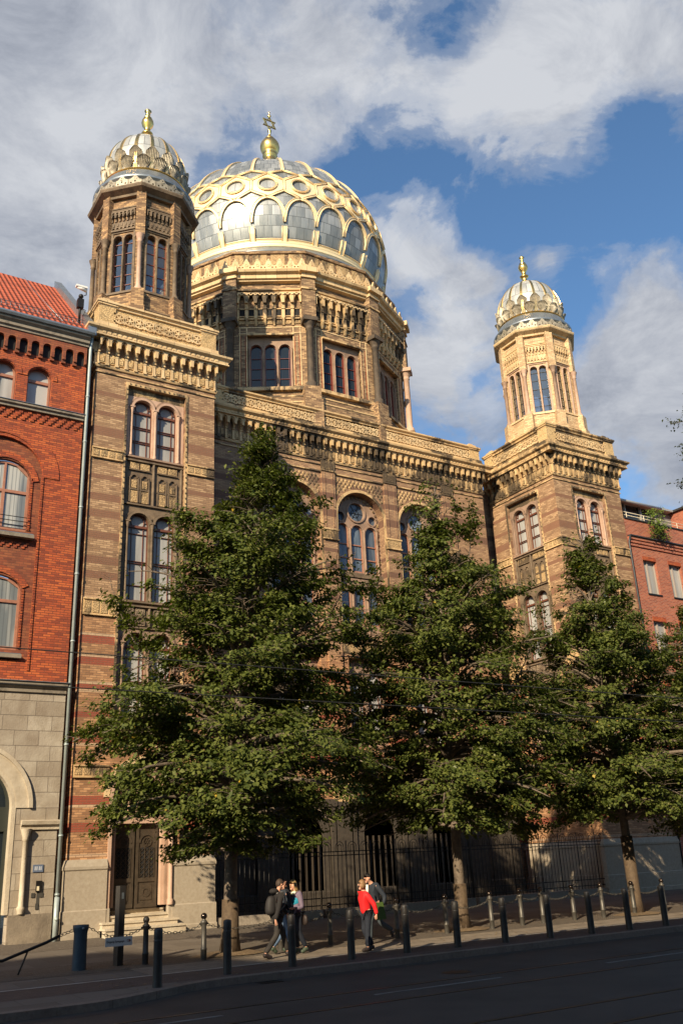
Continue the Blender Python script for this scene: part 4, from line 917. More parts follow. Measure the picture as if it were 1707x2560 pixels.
for k in range(24):
    th = -120+15*k; l = MB(); H = 7.5
    arch = [(th-H+.9*(1-sin(rad(t))*0)-.9+H*(1-cos(rad(t))), 35.55+1.5*sin(rad(t))**.9) for t in np.linspace(0, 90, 9)]
    arch2 = [(2*th-x, z) for x, z in arch]
    strip(l, [(th-H, 34.45)]+[(th-H, 34.9), (th-H, 35.3)], .2, .1)
    strip(l, arch[0:], .11, .08); strip(l, arch2[0:], .11, .08)
    strip(l, [(th, 37.08), (th+H/2, 37.33), (th+H, 37.58)], .09, .06); strip(l, [(th, 37.08), (th-H/2, 37.33), (th-H, 37.58)], .09, .06)
    strip(l, [(th+H, 37.58), (th+H, 38.0), (th+H, 38.42)], .1, .06)
    strip(l, [(th+H, 38.42), (th+H/2, 38.71), (th, 39.0)], .08, .06); strip(l, [(th-H, 38.42), (th-H/2, 38.71), (th, 39.0)], .08, .06)
    strip(l, [(th, 39.0), (th+H/2, 39.15), (th+H, 39.3)], .08, .06); strip(l, [(th, 39.0), (th-H/2, 39.15), (th-H, 39.3)], .08, .06)
    cr = [(th+4.2*cos(t), 38.04+.49*sin(t)) for t in np.linspace(0, 2*pi, 18)[:-1]]
    strip(l, cr, .055, .09, True, .03)
    # gilded field between roundel and hexagon
    hexp = [(0, 37.08), (H, 37.58), (H, 38.42), (0, 39.0), (-H, 38.42), (-H, 37.58)]; outer = []
    for j in range(24):
        t = 2*pi*j/24; cx_, cz_ = cos(t), sin(t); best = 9
        for q in range(6):
            (x1, z1), (x2, z2) = hexp[q], hexp[(q+1) % 6]; z1 -= 38.04; z2 -= 38.04; x1_, x2_ = x1/8.2, x2/8.2
            dx, dz = x2_-x1_, z2-z1; den = cx_*dz-cz_*dx
            if abs(den) < 1e-9: continue
            s = (x1_*dz-z1*dx)/den; u = (x1_*cz_-z1*cx_)/den
            if s > 0 and -1e-6 <= u <= 1.000001: best = min(best, s)
        outer.append((th+best*cx_*8.2, 38.04+best*cz_))
    inner = [(th+4.2*cos(2*pi*j/24), 38.04+.49*sin(2*pi*j/24)) for j in range(24)]
    vs = [tuple(sp_(x, z, .045)) for x, z in outer]+[tuple(sp_(x, z, .045)) for x, z in inner]
    l.add(vs, [(j, (j+1) % 24, 24+(j+1) % 24, 24+j) for j in range(24)], 1)
    zl = [39.3+(43.4-39.3)*t for t in np.linspace(0, 1, 14)]
    strip(l, [(th+H, z) for z in zl], [.045+.075*R(z)/a for z in zl], .06, er=.03)
    s0, s1 = 34.5, 34.62
    vs = [tuple(sp_(th-H+H*2*i/6, z, .06)) for z in (34.46, 34.62) for i in range(7)]
    l.add(vs, [(i, i+1, i+8, i+7) for i in range(6)], 1)
    l.tube([tuple(sp_(th-H+H*2*i/6, 34.63, .06)) for i in range(7)], .03, 5, 0)
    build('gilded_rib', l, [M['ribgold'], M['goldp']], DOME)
f = MB(); x, y = DC
f.lathe(x, y, [(1.0, 43.4), (.8, 43.7), (.62, 44.2), (.5, 45.0), (.45, 45.6), (.5, 45.9), (.42, 46.0), (.4, 46.3), (.5, 46.4), (.46, 46.5), (.42, 46.56), (.52, 46.72), (.62, 46.95), (.66, 47.18), (.62, 47.4), (.5, 47.64), (.3, 47.82), (.34, 47.87), (.3, 47.92), (.16, 47.98), (.1, 48.15), (.08, 48.45), (.12, 48.5), (.08, 48.55), (.14, 48.6), (.05, 48.66), (.04, 48.75)], 24)
f.lathe(x, y, [(.04, 49.75), (.05, 49.8), (.13, 49.88), (.05, 49.95), (.04, 50.1), (.07, 50.18), (.05, 50.26), (.001, 50.3)], 12)
build('finial', f, M['gold'], DOME)
s = MB(); F = Fr(x, y, rad(0))
R0, w_ = .57, .05
for sg in (1, -1):
    tri = [(R0*cos(rad(90*sg+120*j)), 49.25+R0*sin(rad(90*sg+120*j))) for j in range(3)]; r2 = R0-.13
    tri2 = [(r2*cos(rad(90*sg+120*j)), 49.25+r2*sin(rad(90*sg+120*j))) for j in range(3)]
    s.plate(F, tri, [tri2], -.04+.003*sg, .04+.003*sg, 0, back=True)
build('star', s, M['gold'], DOME)
# ------------------------------------------------------------------ ground
g = MB(); g.add([(-400, -400, -.3), (400, -400, -.3), (400, 500, -.3), (-400, 500, -.3)], [(0, 1, 2, 3)]); build('ground', g, M['asphalt'], kind='structure')
def kerby(x):      # kerb line: bulges towards the road on the left
    if x > 9.3: return 19.65
    t = min(1, max(0, (9.3-x)/3.6)); return 19.65-1.38*(t*t*(3-2*t))
xs = [-150, -60, -20, 0, 3, 4.5]+list(np.arange(5, 10.01, .4))+[12, 14, 16, 18, 20, 24, 28, 34, 40, 60, 150]
def gstrip(name, ya, yb, mat, dz=0.0, x0=-150, x1=150, zf=gz, kind='structure', xl=None, yn=1):
    mb = MB(); X = [x for x in (xl or xs) if x0 <= x <= x1]; vs = []; fs = []
    if X[0] != x0: X = [x0]+X
    if X[-1] != x1: X = X+[x1]
    for x in X:
        a = ya(x) if callable(ya) else ya; b = yb(x) if callable(yb) else yb
        for j in range(yn+1):
            y = a+(b-a)*j/yn; vs.append((x, y, zf(y)+dz))
    m = yn+1
    for i in range(len(X)-1):
        for j in range(yn): fs.append((i*m+j, (i+1)*m+j, (i+1)*m+j+1, i*m+j+1))
    mb.add(vs, fs); return build(name, mb, mat, kind=kind)
gstrip('road', -.9, lambda x: kerby(x)+.05, M['asphalt'], -.13, zf=lambda y: 0)
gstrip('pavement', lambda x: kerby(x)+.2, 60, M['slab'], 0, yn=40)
kb = MB()
X = [-150, -40]+list(np.arange(-1, 45, 1.05))+[150]
for i in range(len(X)-1):
    for k in range(1 if X[i+1]-X[i] > 2 or X[i] > 10.5 or X[i] < 4 else 3):
        n = 1 if X[i+1]-X[i] > 2 or X[i] > 10.5 or X[i] < 4 else 3
        a = X[i]+(X[i+1]-X[i])*k/n; b = X[i]+(X[i+1]-X[i])*(k+1)/n; gp = .008 if k == n-1 else 0
        ya, yb = kerby(a), kerby(b)
        vs = [(a, ya, -.3), (b-gp, yb, -.3), (b-gp, yb+.30, -.3), (a, ya+.30, -.3), (a, ya+.02, .012), (b-gp, yb+.02, .012), (b-gp, yb+.30, .014), (a, ya+.30, .014)]
        kb.add(vs, [(3, 2, 1, 0), (4, 5, 6, 7), (0, 1, 5, 4), (1, 2, 6, 5), (2, 3, 7, 6), (3, 0, 4, 7)])
build('kerb', kb, M['kerb'], kind='structure')
gstrip('cycle_path', lambda x: kerby(x)+.31 if x > 9 else 20.0, 21.28, M['bike'], .005, x0=-20, x1=100)
gstrip('path_marking', 21.28, 21.36, plain('worn_white_line', (.52,.50,.45), .7, c2=(.26,.24,.21), nscale=5), .010, x0=-20, x1=100)
gstrip('footpath', 21.36, 22.75, M['path'], .005, x0=8.2, x1=100)
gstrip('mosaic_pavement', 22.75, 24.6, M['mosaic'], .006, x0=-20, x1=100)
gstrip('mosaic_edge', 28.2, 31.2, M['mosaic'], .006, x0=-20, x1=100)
rl = MB()
for y in (15.02, 16.55, 12.1, 10.6):
    rl.box(WORLD, -120, 120, -.2, -.124, -y-.03, -y+.03, 0)
    rl.box(WORLD, -120, 120, -.2, -.128, -y-.085, -y-.045, 1)
build('tram_track', rl, [plain('worn_rail', (.05,.045,.04), .4, .6), M['iron']], kind='structure')
rm = MB()
for x0 in (1.2, 5.9-1.6, 10.48, 16.6, 22.7): rm.box(WORLD, x0, x0+3.1, -.2, -.125, -15.97, -15.86)
build('road_marking', rm, plain('worn_road_paint', (.20,.195,.18), .7, c2=(.09,.09,.085), nscale=4), kind='structure')
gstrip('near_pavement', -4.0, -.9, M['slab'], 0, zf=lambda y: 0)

gstrip('gutter_strip', lambda x: kerby(x)-.42, lambda x: kerby(x)+.02, plain('gutter_asphalt', (.05,.041,.034), .8, c2=(.03,.025,.02), nscale=2), -.126, zf=lambda y: 0)
for (x, y) in ((11.21, 23.65), (19.0, 23.8), (26.14, 23.35), (32.2, 23.2)):
    m = MB(); n = 20; vs = [(x, y, gz(y)+.06)]+[(x+(1.0+.12*sin(3*t+x))*cos(t), y+(.62+.06*cos(5*t))*sin(t), gz(y)+.008+(0 if j % 1 == 0 else 0)) for j, t in enumerate(np.linspace(0, 2*pi, n+1)[:-1])]
    vs += [(x+.55*cos(t), y+.4*sin(t), gz(y)+.07) for t in np.linspace(0, 2*pi, n+1)[:-1]]
    m.add(vs, [(1+j, 1+(j+1) % n, 1+n+(j+1) % n, 1+n+j) for j in range(n)]+[(0, 1+n+j, 1+n+(j+1) % n) for j in range(n)], 0, True); build('tree_pit', m, M['earth'], kind='structure')
m = MB(); m.lathe(13.6, 17.4, [(.001, -.122), (.30, -.122), (.31, -.124), (.33, -.128)], 28, smooth=False); build('manhole_cover', m, M['iron'], kind='structure')
m = MB()
for i in range(9): m.box(WORLD, 9.9+.05*i, 9.925+.05*i, -.126, -.118, -19.58, -19.28)
m.box(WORLD, 9.86, 10.38, -.13, -.121, -19.62, -19.24); build('street_drain', m, M['iron'], kind='structure')
rs = np.random.RandomState(12); m = MB()
for i in range(260):
    x, y = rs.uniform(6, 34), 19.0+rs.gamma(2, 1.4); z = (gz(y)+.016 if y > kerby(x)+.3 else -.12)
    if kerby(x)-.05 < y < kerby(x)+.32: z = .02
    a = rs.uniform(0, 2*pi); s = rs.uniform(.025, .05); m.add([(x+s*cos(a), y+s*sin(a), z+.004), (x-s*.6*sin(a), y+s*.6*cos(a), z+.012), (x-s*cos(a), y-s*sin(a), z+.003), (x+s*.6*sin(a), y-s*.6*cos(a), z+.008)], [(0, 1, 2, 3)])
build('fallen_leaves', m, plain('dry_fallen_leaf', (.30,.20,.06), .7, c2=(.14,.08,.03), nscale=3), kind='stuff', label='dry yellow and brown leaves scattered on kerb and pavement', cat='fallen leaves')
# ------------------------------------------------------------------ left building
LB = empty('brick_building', (3, 29.6, .4), 'orange-red brick building with sandstone ground floor and tiled roof left of the synagogue', 'building')
LY = 29.6; XR = 8.25; F = Fr(-8, LY, 0); U = lambda x: x+8.0; WL = XR+8
up = MB(); holes = []
# window arrangement: pairs of small arched lights above, large niches below
smalls = []
for c in (-5.3, -1.0, 5.55-2.4*.0-.0,): pass
cols = [5.6, .3, -4.9]
for c in cols:
    for dx in (-.0, 1.22): 
        smalls.append((c-.18+dx, .42)); holes.append(archpoly(U(c-.18+dx), .42, 17.62, 18.72, 10))
for c in cols: holes.append(archpoly(U(c), 1.42, 8.6, 14.95, 16, .92))
up.plate(F, rect(0, WL, 7.9, 17.3), [h for h in holes if h[0][1] < 17], -.3, 0, 0, rev=False)
for i, c in enumerate(cols):
    a = U(c)-2.0 if i < 2 else 0; b = U(cols[i-1])-2.0 if i else WL; a = max(0, a)
    hh = sorted([h for h in holes if h[0][1] > 17 and a < h[0][0] < b], key=lambda h: h[0][0]); m_ = (hh[0][1][0]+hh[1][0][0])/2
    up.plate(F, rect(a, m_, 17.3, 20.55), [hh[0]], -.3, 0, 0, rev=False); up.plate(F, rect(m_, b, 17.3, 20.55), [hh[1]], -.3, 0, 0, rev=False)
FR = Fr(XR, LY, pi/2); up.plate(FR, rect(0, 10, 7.9, 20.4), [], -.2, 0, 0, rev=False)
build('upper_wall', up, [M['red']], LB)
nb = MB()
for c in cols:
    c_ = c+.2; hs = [archpoly(U(c_), .82, 12.95, 14.85, 12, .75), archpoly(U(c_), .82, 8.95, 10.95, 12, .55)]
    nb.plate(F, rect(U(c)-1.44, U(c)+1.44, 8.5, 16.4), hs, -.28, -.12, 0, rev=False)
    nb.archband(F, U(c), 14.95, 1.42, 1.95, -.02, .03, 0, 180, 26, 1)
    nb.archband(F, U(c_), 14.62, .9, 1.12, -.12, -.08, 10, 170, 16, 1); nb.archband(F, U(c_), 10.5, .98, 1.2, -.12, -.08, 30, 150, 14, 1)
    for s in (-1, 1):
        for z in np.arange(8.3, 14.9, .09): nb.box(F, U(c)+s*1.40-.035, U(c)+s*1.40+.035, z, z+.075, -.02, .035, 1)
        for z in list(np.arange(9.0, 10.9, .09))+list(np.arange(13.0, 14.8, .09)): nb.box(F, U(c_)+s*.88-.03, U(c_)+s*.88+.03, z, z+.07, -.12, -.08, 1)
    for (z, x) in ((12.8, 1.25), (8.78, 1.15)): nb.box(F, U(c)-x, U(c)+x, z-.12, z+.0, -.2, .12, 2); nb.box(F, U(c)-x+.03, U(c)+x-.03, z, z+.03, -.2, .1, 3)
    for k in range(9):
        for j in range(3): nb.box(F, U(c)-1.0+.24*k+.07*j, U(c)-1.0+.24*k+.07*j+.09, 12.35+.07*j, 12.42+.07*j, -.12, -.085, 1)
for (x, r) in smalls:
    nb.archband(F, U(x), 18.72, r+.03, r+.18, -.0, .03, 0, 180, 16, 1)
    nb.plate(F, rect(U(x)-r-.02, U(x)+r+.02, 17.5, 19.2), [archpoly(U(x), r, 17.62, 18.72, 10)], -.3, -.15, 0, rev=False)
# round-arched corbel table
n = 40; w_ = WL/n
for i in range(n):
    uc = WL-w_*(i+.5)-.05; zc_ = 19.95
    arc = [(uc-.15*cos(pi*k/8), zc_+.15*sin(pi*k/8)) for k in range(9)]
    nb.plate(F, [(uc-w_/2, 19.62), (uc-.15, 19.62)]+arc+[(uc+.15, 19.62), (uc+w_/2, 19.62), (uc+w_/2, 20.34), (uc-w_/2, 20.34)], [], -.0, .16, 0, back=True)
    nb.box(F, uc-w_/2-.07, uc-w_/2+.07, 19.5, 19.64, 0, .10, 0)
    nb.box(F, uc-.15, uc+.15, 19.6, 20.12, .001, .01, 4)  # near-black plate painted in for the shade inside each arch
# stepped frieze under the ledge
for i in range(int(WL/.30)):
    for j in range(4): nb.box(F, WL-.3*i-.07*j-.12, WL-.3*i-.07*j, 17.22-.085*j, 17.29-.085*j, 0, .04, 1)
build('brick_ornament', nb, [M['redd'], M['red'], M['cornst'], M['zinc'], M['dark']], LB)
for c in cols:
    for (zb, zs, k, hb) in ((12.97, 14.8, .75, 14.35), (8.97, 10.9, .55, 10.55)):
        c_ = c+.2; w = MB(); w.plate(F, archpoly(U(c_), .82, zb, zs, 12, k), [rect(U(c_)-.75, U(c_)-.05, zb+.1, hb-.05), rect(U(c_)+.05, U(c_)+.75, zb+.1, hb-.05),
            [(U(c_)-.75, hb+.05), (U(c_)-.035, hb+.05), (U(c_)-.035, zs+.73*k), (U(c_)-.35, zs+.66*k), (U(c_)-.75, zs+.2*k)], [(U(c_)+.035, hb+.05), (U(c_)+.75, hb+.05), (U(c_)+.75, zs+.2*k), (U(c_)+.35, zs+.66*k), (U(c_)+.035, zs+.73*k)]], -.26, -.2, 0)
        win = build('window', w, M['woodr'], LB)
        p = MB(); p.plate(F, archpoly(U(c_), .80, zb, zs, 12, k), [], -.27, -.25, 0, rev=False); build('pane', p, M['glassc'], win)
    ra = MB()
    for z in (13.1, 13.25, 13.4): ra.tube([F.P(U(c)-1.0, z, .0), F.P(U(c)+1.0, z, .0)], .014, 5)
    build('window_rail', ra, M['iron'], LB)
for (x, r) in smalls:
    w = MB(); w.plate(F, archpoly(U(x), r, 17.62, 18.72, 10), [rect(U(x)-r+.07, U(x)+r-.07, 17.7, 18.6), archpoly(U(x), r-.07, 18.7, 18.76, 8)], -.27, -.2, 0)
    win = build('window', w, M['woodr'], LB); p = MB(); p.plate(F, archpoly(U(x), r-.02, 17.62, 18.72, 10), [], -.28, -.26, 0, rev=False); build('pane', p, M['glass'], win)
co = MB()
co.prof(F, [(0, 20.34), (.2, 20.34), (.2, 20.42), (.27, 20.46), (.27, 20.58), (.38, 20.66), (.38, 20.74), (0, 20.74)], 0, WL+.0, 0, 0, 0)
co.prof(F, [(0, 17.36), (.1, 17.36), (.1, 17.44), (.17, 17.48), (.17, 17.56), (0, 17.6)], 0, WL, 0, 0, 0)
co.prof(F, [(0, 7.62), (.06, 7.62), (.06, 7.72), (.2, 7.84), (.2, 7.92), (0, 7.93)], 0, WL+.0, 0, 0, 0)
build('cornice', co, M['cornst'], LB)
co = MB(); co.prof(F, [(.2, 20.74), (.46, 20.74), (.50, 20.82), (.5, 20.88), (.44, 20.88), (.42, 20.8), (.2, 20.8)], 0, WL+.12); build('gutter', co, M['zinc'], LB); co = MB()
co.prof(F, [(0, 17.6), (.2, 17.565), (.2, 17.58), (0, 17.64)], 0, WL+.03); build('ledge_flashing', co, M['zinc'], LB); co = MB(); co.prof(F, [(0, 7.935), (.24, 7.925), (.24, 7.95), (0, 7.99)], 0, WL+.05)
build('ledge_flashing', co, M['zinc'], LB)
so_ = MB(); c0 = U(5.55)
so_.plate(F, rect(0, WL, .15, 7.9), [[(c0-1.42, .2), (c0+1.42, .2)]+[(c0+1.42*cos(pi*i/20), 4.15+1.42*sin(pi*i/20)) for i in range(21)]], -.4, 0, 0, rev=False)
so_.plate(FR, rect(0, 10, .15, 7.9), [], -.3, 0, 0, rev=False)
build('sandstone_wall', so_, M['sand'], LB)
so_ = MB()
so_.archband(F, c0, 4.15, 1.30, 1.42, -.3, .02, 0, 180, 26, 0); so_.archband(F, c0, 4.15, 1.42, 1.78, 0, .035, 0, 180, 26, 0); so_.archband(F, c0, 4.15, 1.78, 1.9, 0, .09, 0, 180, 26, 0)
for s in (-1, 1): so_.box(F, c0+s*1.30, c0+s*1.42, 1.2, 4.15, -.3, .02, 0)
so_.prof(F, [(0, 3.52), (.06, 3.52), (.06, 3.6), (.14, 3.66), (.16, 3.76), (0, 3.8)], c0+1.6, WL+.06, 0, 0, 0)
q = F.P(c0+1.76, 0, .07); so_.lathe(q[0], q[1], [(.09, 1.2), (.11, 1.3), (.13, 1.36), (.08, 1.42), (.075, 3.2), (.1, 3.22), (.09, 3.28), (.16, 3.5), (.17, 3.54)], 12)
so_.box(F, c0+1.42, WL-.02, .2, 1.18, 0, .09, 1); so_.box(F, WL-2.6-4, c0-1.42, .2, 1.18, 0, .09, 1)
build('sandstone_ornament', so_, [M['sandp'], M['sandd']], LB)
do_ = MB(); do_.plate(F, archpoly(c0, 1.31, .3, 4.15, 16), [rect(c0-1.2, c0-.06, 1.6, 3.5), rect(c0+.06, c0+1.2, 1.6, 3.5), archpoly(c0, 1.2, 4.2, 4.21, 14)], -.36, -.3, 0)
do_.box(F, c0+.08, c0+1.22, .4, 1.5, -.3, -.28, 1)
dd = build('door', do_, [plain('dark_green_door', (.03,.035,.028), .5), plain('orange_wood', (.42,.18,.05), .5, nz=.3)], LB)
p = MB(); p.plate(F, archpoly(c0, 1.3, .3, 4.15, 16), [], -.40, -.37, rev=False); build('pane', p, M['glassd'], dd)
ro = MB(); z0 = 20.88; y0 = LY-.42; yr = 35.0; zr = 26.35
for j in range(24):
    ya = y0+(yr-y0)*j/24; yb = y0+(yr-y0)*(j+1)/24; za = z0+(zr-z0)*j/24; zb = z0+(zr-z0)*(j+1)/24
    ro.add([(-8, ya, za+.03), (XR-.12, ya, za+.03), (XR-.12, yb, zb), (-8, yb, zb), (-8, ya, za-.02), (XR-.12, ya, za-.02)], [(0, 1, 2, 3), (4, 5, 1, 0)])
ro.add([(-8, yr, zr), (XR-.12, yr, zr), (XR-.12, yr+5.5, z0), (-8, yr+5.5, z0)], [(0, 1, 2, 3)])
build('roof', ro, M['roof'], LB)
gb = MB(); vs = []
for (y, z) in ((y0, z0-.1), (yr, zr-.1), (yr, zr+.33), (y0, z0+.33)):
    vs += [(XR-.12, y, z), (XR+.18, y, z)]
gb.add(vs, [(0, 2, 4, 6), (1, 7, 5, 3), (0, 1, 3, 2), (2, 3, 5, 4), (4, 5, 7, 6), (6, 7, 1, 0)]); gb.box(FR, 0, 5.4, 20.3, 21.0, -.2, .15)
build('gable_coping', gb, M['zinc'], LB)
sg_ = MB()
for i in range(44): 
    x = XR-.3-i*.16; sg_.tube([(x, y0+.35, z0+.36), (x, y0+.35, z0+.62)], .009, 4)
for z in (.38, .5, .62): sg_.tube([(XR-.2, y0+.35, z0+z), (-6, y0+.35, z0+z)], .012, 4)
build('snow_guard', sg_, M['zinc'], LB)
lw = MB(); lw.tube([(XR-1.05, y0+.1, z0+.2), (XR-1.35, yr-1.5, zr-1.5+.1), (XR-1.4, yr, zr+.1)], .012, 4); build('lightning_wire', lw, M['zinc'], LB)
dp = MB(); xp, yp = XR+.08, LY-.14
dp.tube([(xp, yp-.1, 20.75), (xp, yp, 20.4), (xp, yp, 1.6)], .058, 12); dp.tube([(xp, yp, 1.6), (xp, yp, .3)], .075, 12)
for z in (18.3, 16.5, 14, 11.6, 9.3, 6, 3.3, 1.65): dp.tube([(xp, yp, z), (xp, yp, z+.05)], .075, 12)
dp.ball((xp, yp-.06, 1.0), .055); build('drainpipe', dp, M['pipe'], LB)
ft = MB(); x = 7.77
ft.box(F, U(7.60), U(7.90), 2.32, 2.53, .0, .03, 0)
for i, dx in enumerate((.05, .10, .17, .22)): ft.box(F, U(7.6+dx), U(7.6+dx+.03), 2.37, 2.48, .03, .034, 1)
build('house_number_plate', ft, [plain('grey_blue_enamel', (.12,.15,.22), .4), plain('pale_enamel', (.5,.52,.56), .5)], LB)
ft = MB(); ft.box(F, U(7.72), U(7.88), 1.78, 2.08, 0, .06, 0); ft.box(F, U(7.74), U(7.81), 1.81, 1.93, .06, .065, 1)
ft.box(F, U(7.76), U(7.84), 1.44, 1.80, 0, .012, 2)
ft.box(F, U(7.6), U(7.70), 1.63, 1.75, 0, .03, 2); ft.box(F, U(7.84), U(7.94), 1.63, 1.75, 0, .03, 2); ft.box(F, U(7.74), U(7.82), 1.3, 1.46, 0, .03, 2)
build('door_bell_panel', ft, [M['iron'], plain('pale_label', (.75,.65,.45), .5), M['bollardg']], LB)

KS = 30.85/29.6; LB.scale = (KS, KS, KS); LB.location = (3*KS, 29.6*KS, .4*KS+2.2*(1-KS))  # whole building scaled about the camera, bringing its front flush with the tower
# ------------------------------------------------------------------ right building
RB = empty('modern_brick_building', (41, 30.9, .4), 'pale red brick building with glazed roof storey right of the synagogue', 'building')
F = Fr(38.02, FY+.04, 0); WR = 22
rw = MB(); holes = []; wins = []
for i in range(9):
    for z in (14.76, 11.4, 8.0, 4.6): wins.append((1.03+2.05*i, z)); holes.append(rect(1.03+2.05*i, 2.08+2.05*i, z, z+1.9))
rw.plate(F, rect(0, WR, .2, 18.9), holes, -.3, 0, 0, rev=False)
rw.box(WORLD, 38.04, 60, 18.3, 18.89, -33.1, -FY-.36, 0); rw.box(WORLD, 38.01, 38.4, .3, 18.3, -36, -FY-.36, 0)
for (u, z) in wins:
    for k in range(14): rw.box(F, u-.02+.077*k, u-.02+.077*k+.068, z+1.9, z+2.12, -.05, .015, 1)
for j, z in enumerate((17.35, 17.52, 17.69)): rw.box(F, .12, WR, z, z+.16, 0, .06+.05*j, 0)
build('brick_wall', rw, [M['red2'], M['red']], RB)
cp = MB(); cp.box(F, .1, WR, 17.86, 17.92, 0, .24); cp.box(F, .05, WR, 18.9, 18.96, -.4, .06)
cp.tube([F.P(.12, 17.9, .2), F.P(.02, 17.5, .12), F.P(.04, .5, .12)], .05, 8); build('coping', cp, plain('dark_zinc', (.06,.065,.07), .5, .5), RB)
for (u, z) in wins:
    w = MB(); w.plate(F, rect(u, u+1.05, z, z+1.9), [rect(u+.06, u+.40, z+.06, z+1.84), rect(u+.50, u+.99, z+.06, z+1.84)], -.22, -.14, 0, rev=True)
    w.box(F, u-.02, u+1.07, z-.04, z+.03, -.2, .05, 1); win = build('window', w, [plain('grey_frame', (.36,.30,.26), .5) if 'greyf' not in M else M['greyf'], M['iron']], RB); M['greyf'] = win.data.materials[0]
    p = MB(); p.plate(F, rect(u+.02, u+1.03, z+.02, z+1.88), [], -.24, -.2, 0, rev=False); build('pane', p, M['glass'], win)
ph = MB(); F2 = Fr(38.2, 33.1, 0)
ph.box(F2, 0, 6.8, 18.9, 19.9, -.3, 0, 1); ph.box(F2, -.2, 6.9, 21.0, 21.12, -4, .35, 0); ph.tube([F2.P(-.2, 20.98, .4), F2.P(5.5, 20.98, .4)], .1, 8, 0)
for u in (.0, 1.35, 2.7, 4.05, 5.3): ph.box(F2, u, u+.08, 19.9, 21.0, -.1, .05, 0)
ph.box(F2, 5.3, 6.8, 19.9, 21.0, -.2, -.02, 2); ph.tube([F2.P(3.2, 21.1, -.3), F2.P(3.2, 21.3, -.3)], .03, 6); ph.box(F2, 3.05, 3.35, 21.3, 21.34, -.4, -.2, 0)
build('roof_storey', ph, [plain('pale_steel', (.40,.39,.37), .5, .3), M['red2'], plain('grey_panel', (.16,.165,.17), .5)], RB)
p = MB(); p.box(F2, 0, 5.3, 19.9, 20.98, -.15, -.08); build('glazing', p, M['glassd'], RB)
blk = MB(); blk.box(WORLD, 45.0, 56, 18.9, 21.0, -36, -31.6); blk.box(WORLD, 44.85, 56, 21.0, 21.12, -36.1, -31.4, 1); build('side_block', blk, [M['red2'], M['bollard']], RB)
rl_ = MB(); F3 = Fr(38.2, 31.3, 0)
for z in (19.15, 19.32, 19.5): rl_.tube([F3.P(0, z), F3.P(12, z)], .02, 5)
for i in range(9): rl_.tube([F3.P(.6+1.4*i, 18.9), F3.P(.6+1.4*i, 19.5)], .022, 5)
build('terrace_railing', rl_, plain('cream_railing', (.62,.55,.42), .5), RB)

# ------------------------------------------------------------------ buildings on the near side of the street (behind the camera)
def far_side(x0, x1, h, label, seed):
    B = empty('street_building', ((x0+x1)/2, -4, 0), label, 'building'); F = Fr(x1, -3.6, pi); w = MB(); W_ = x1-x0; rnd = random.Random(seed)
    n = int(W_/2.6); hs = []
    for i in range(n):
        for z in np.arange(4.6, h-3.2, 3.6): hs.append(rect((i+.3)*W_/n, (i+.7)*W_/n, z, z+2.0))
    w.plate(F, rect(0, W_, 0, h), hs, -.25, 0, 0, rev=False)
    w.box(WORLD, x0+.01, x1-.01, .01, h-.01, 4.0, 15, 0); build('wall', w, M['facade'], B)
    c = MB(); c.prof(F, [(0, h-.5), (.3, h-.45), (.4, h), (0, h+.1)], 0, W_); build('cornice', c, M['cornst'], B); c = MB(); c.prof(F, [(0, 4.0), (.15, 4.0), (.15, 4.2), (0, 4.25)], 0, W_); build('string_course', c, M['cornst'], B)
    g_ = MB()
    for hh in hs: g_.plate(F, hh, [], -.26, -.2, rev=False)
    build('window_glass', g_, M['glassd'], B); return B
HB = far_side(-75, -24, 23.1, 'tall grey rendered house on the near side of the street, left of the camera', 1)
far_side(-23.9, 4, 23.1, 'grey rendered house behind the camera on the near side of the street', 2)
far_side(4.1, 60, 23.0, 'long grey rendered house on the near side of the street, right of the camera', 3)

hr = MB(); hr.add([(-75, -3.7, 23.1), (-24, -3.7, 23.1), (-24, -15, 23.1), (-75, -15, 23.1), (-75, -5.5, 30.6), (-38, -5.5, 30.6), (-38, -13, 30.6), (-75, -13, 30.6)], [(0, 1, 5, 4), (1, 2, 6, 5), (2, 3, 7, 6), (3, 0, 4, 7), (4, 5, 6, 7)]); build('roof', hr, M['roof'], HB)  # unseen hip roof, slope shaped to cast the left pavement's shadow edge
# ------------------------------------------------------------------ fence
FN = empty('iron_fence', (23.5, 31.0, .5), 'black iron railing with looped tops on a low stone kerb between the towers', 'fence')
w = MB(); 
for (a, b) in ((14.1, 18.3), (18.5, 21.7), (21.9, 25.4), (25.6, 29.2), (29.4, 33.0)): w.box(WORLD, a, b, .2, .62, -31.25, -30.85)
for x in (14.1, 18.4, 21.8, 25.5, 29.3): pass
build('stone_base', w, M['granite2'], FN)
k = 0
for i, (a, b) in enumerate(((14.12, 18.3), (18.36, 21.7), (21.76, 25.4), (25.46, 29.2), (29.26, 33.0))):
    w = MB(); gate = i in (1,)
    zb = .62 if not gate else .5
    for z in (.74, .98, 2.42, 2.55): w.box(WORLD, a, b, z, z+.035, -31.02, -30.98)
    n = int((b-a)/.185)
    for j in range(n+1):
        x = a+(b-a)*j/n; big = j % 6 == 0
        w.tube([(x, 31.0, zb-.0), (x, 31.0, 2.6 if not big else 2.95)], .012 if not big else .022, 5)
        if j % 2 == 0 and j < n: w.tube([(x+.09, 30.98, .66), (x+.09, 30.98, 1.25), (x+.09, 30.98, 1.33)], [.009, .009, .001], 4)
    for j in range(0, n-1, 3):
        x = a+(b-a)*(j+1)/n; xx = (b-a)/n
        for r in (xx*.95, xx*.45):
            w.tube([(x+xx*.5-r, 31, 2.58)]+[(x+xx*.5-r*cos(pi*q/8), 31, 2.72+(r*1.1)*sin(pi*q/8)) for q in range(9)]+[(x+xx*.5+r, 31, 2.58)], .012, 5)
    build('fence_panel', w, M['iron'], FN)
pp = MB(); 
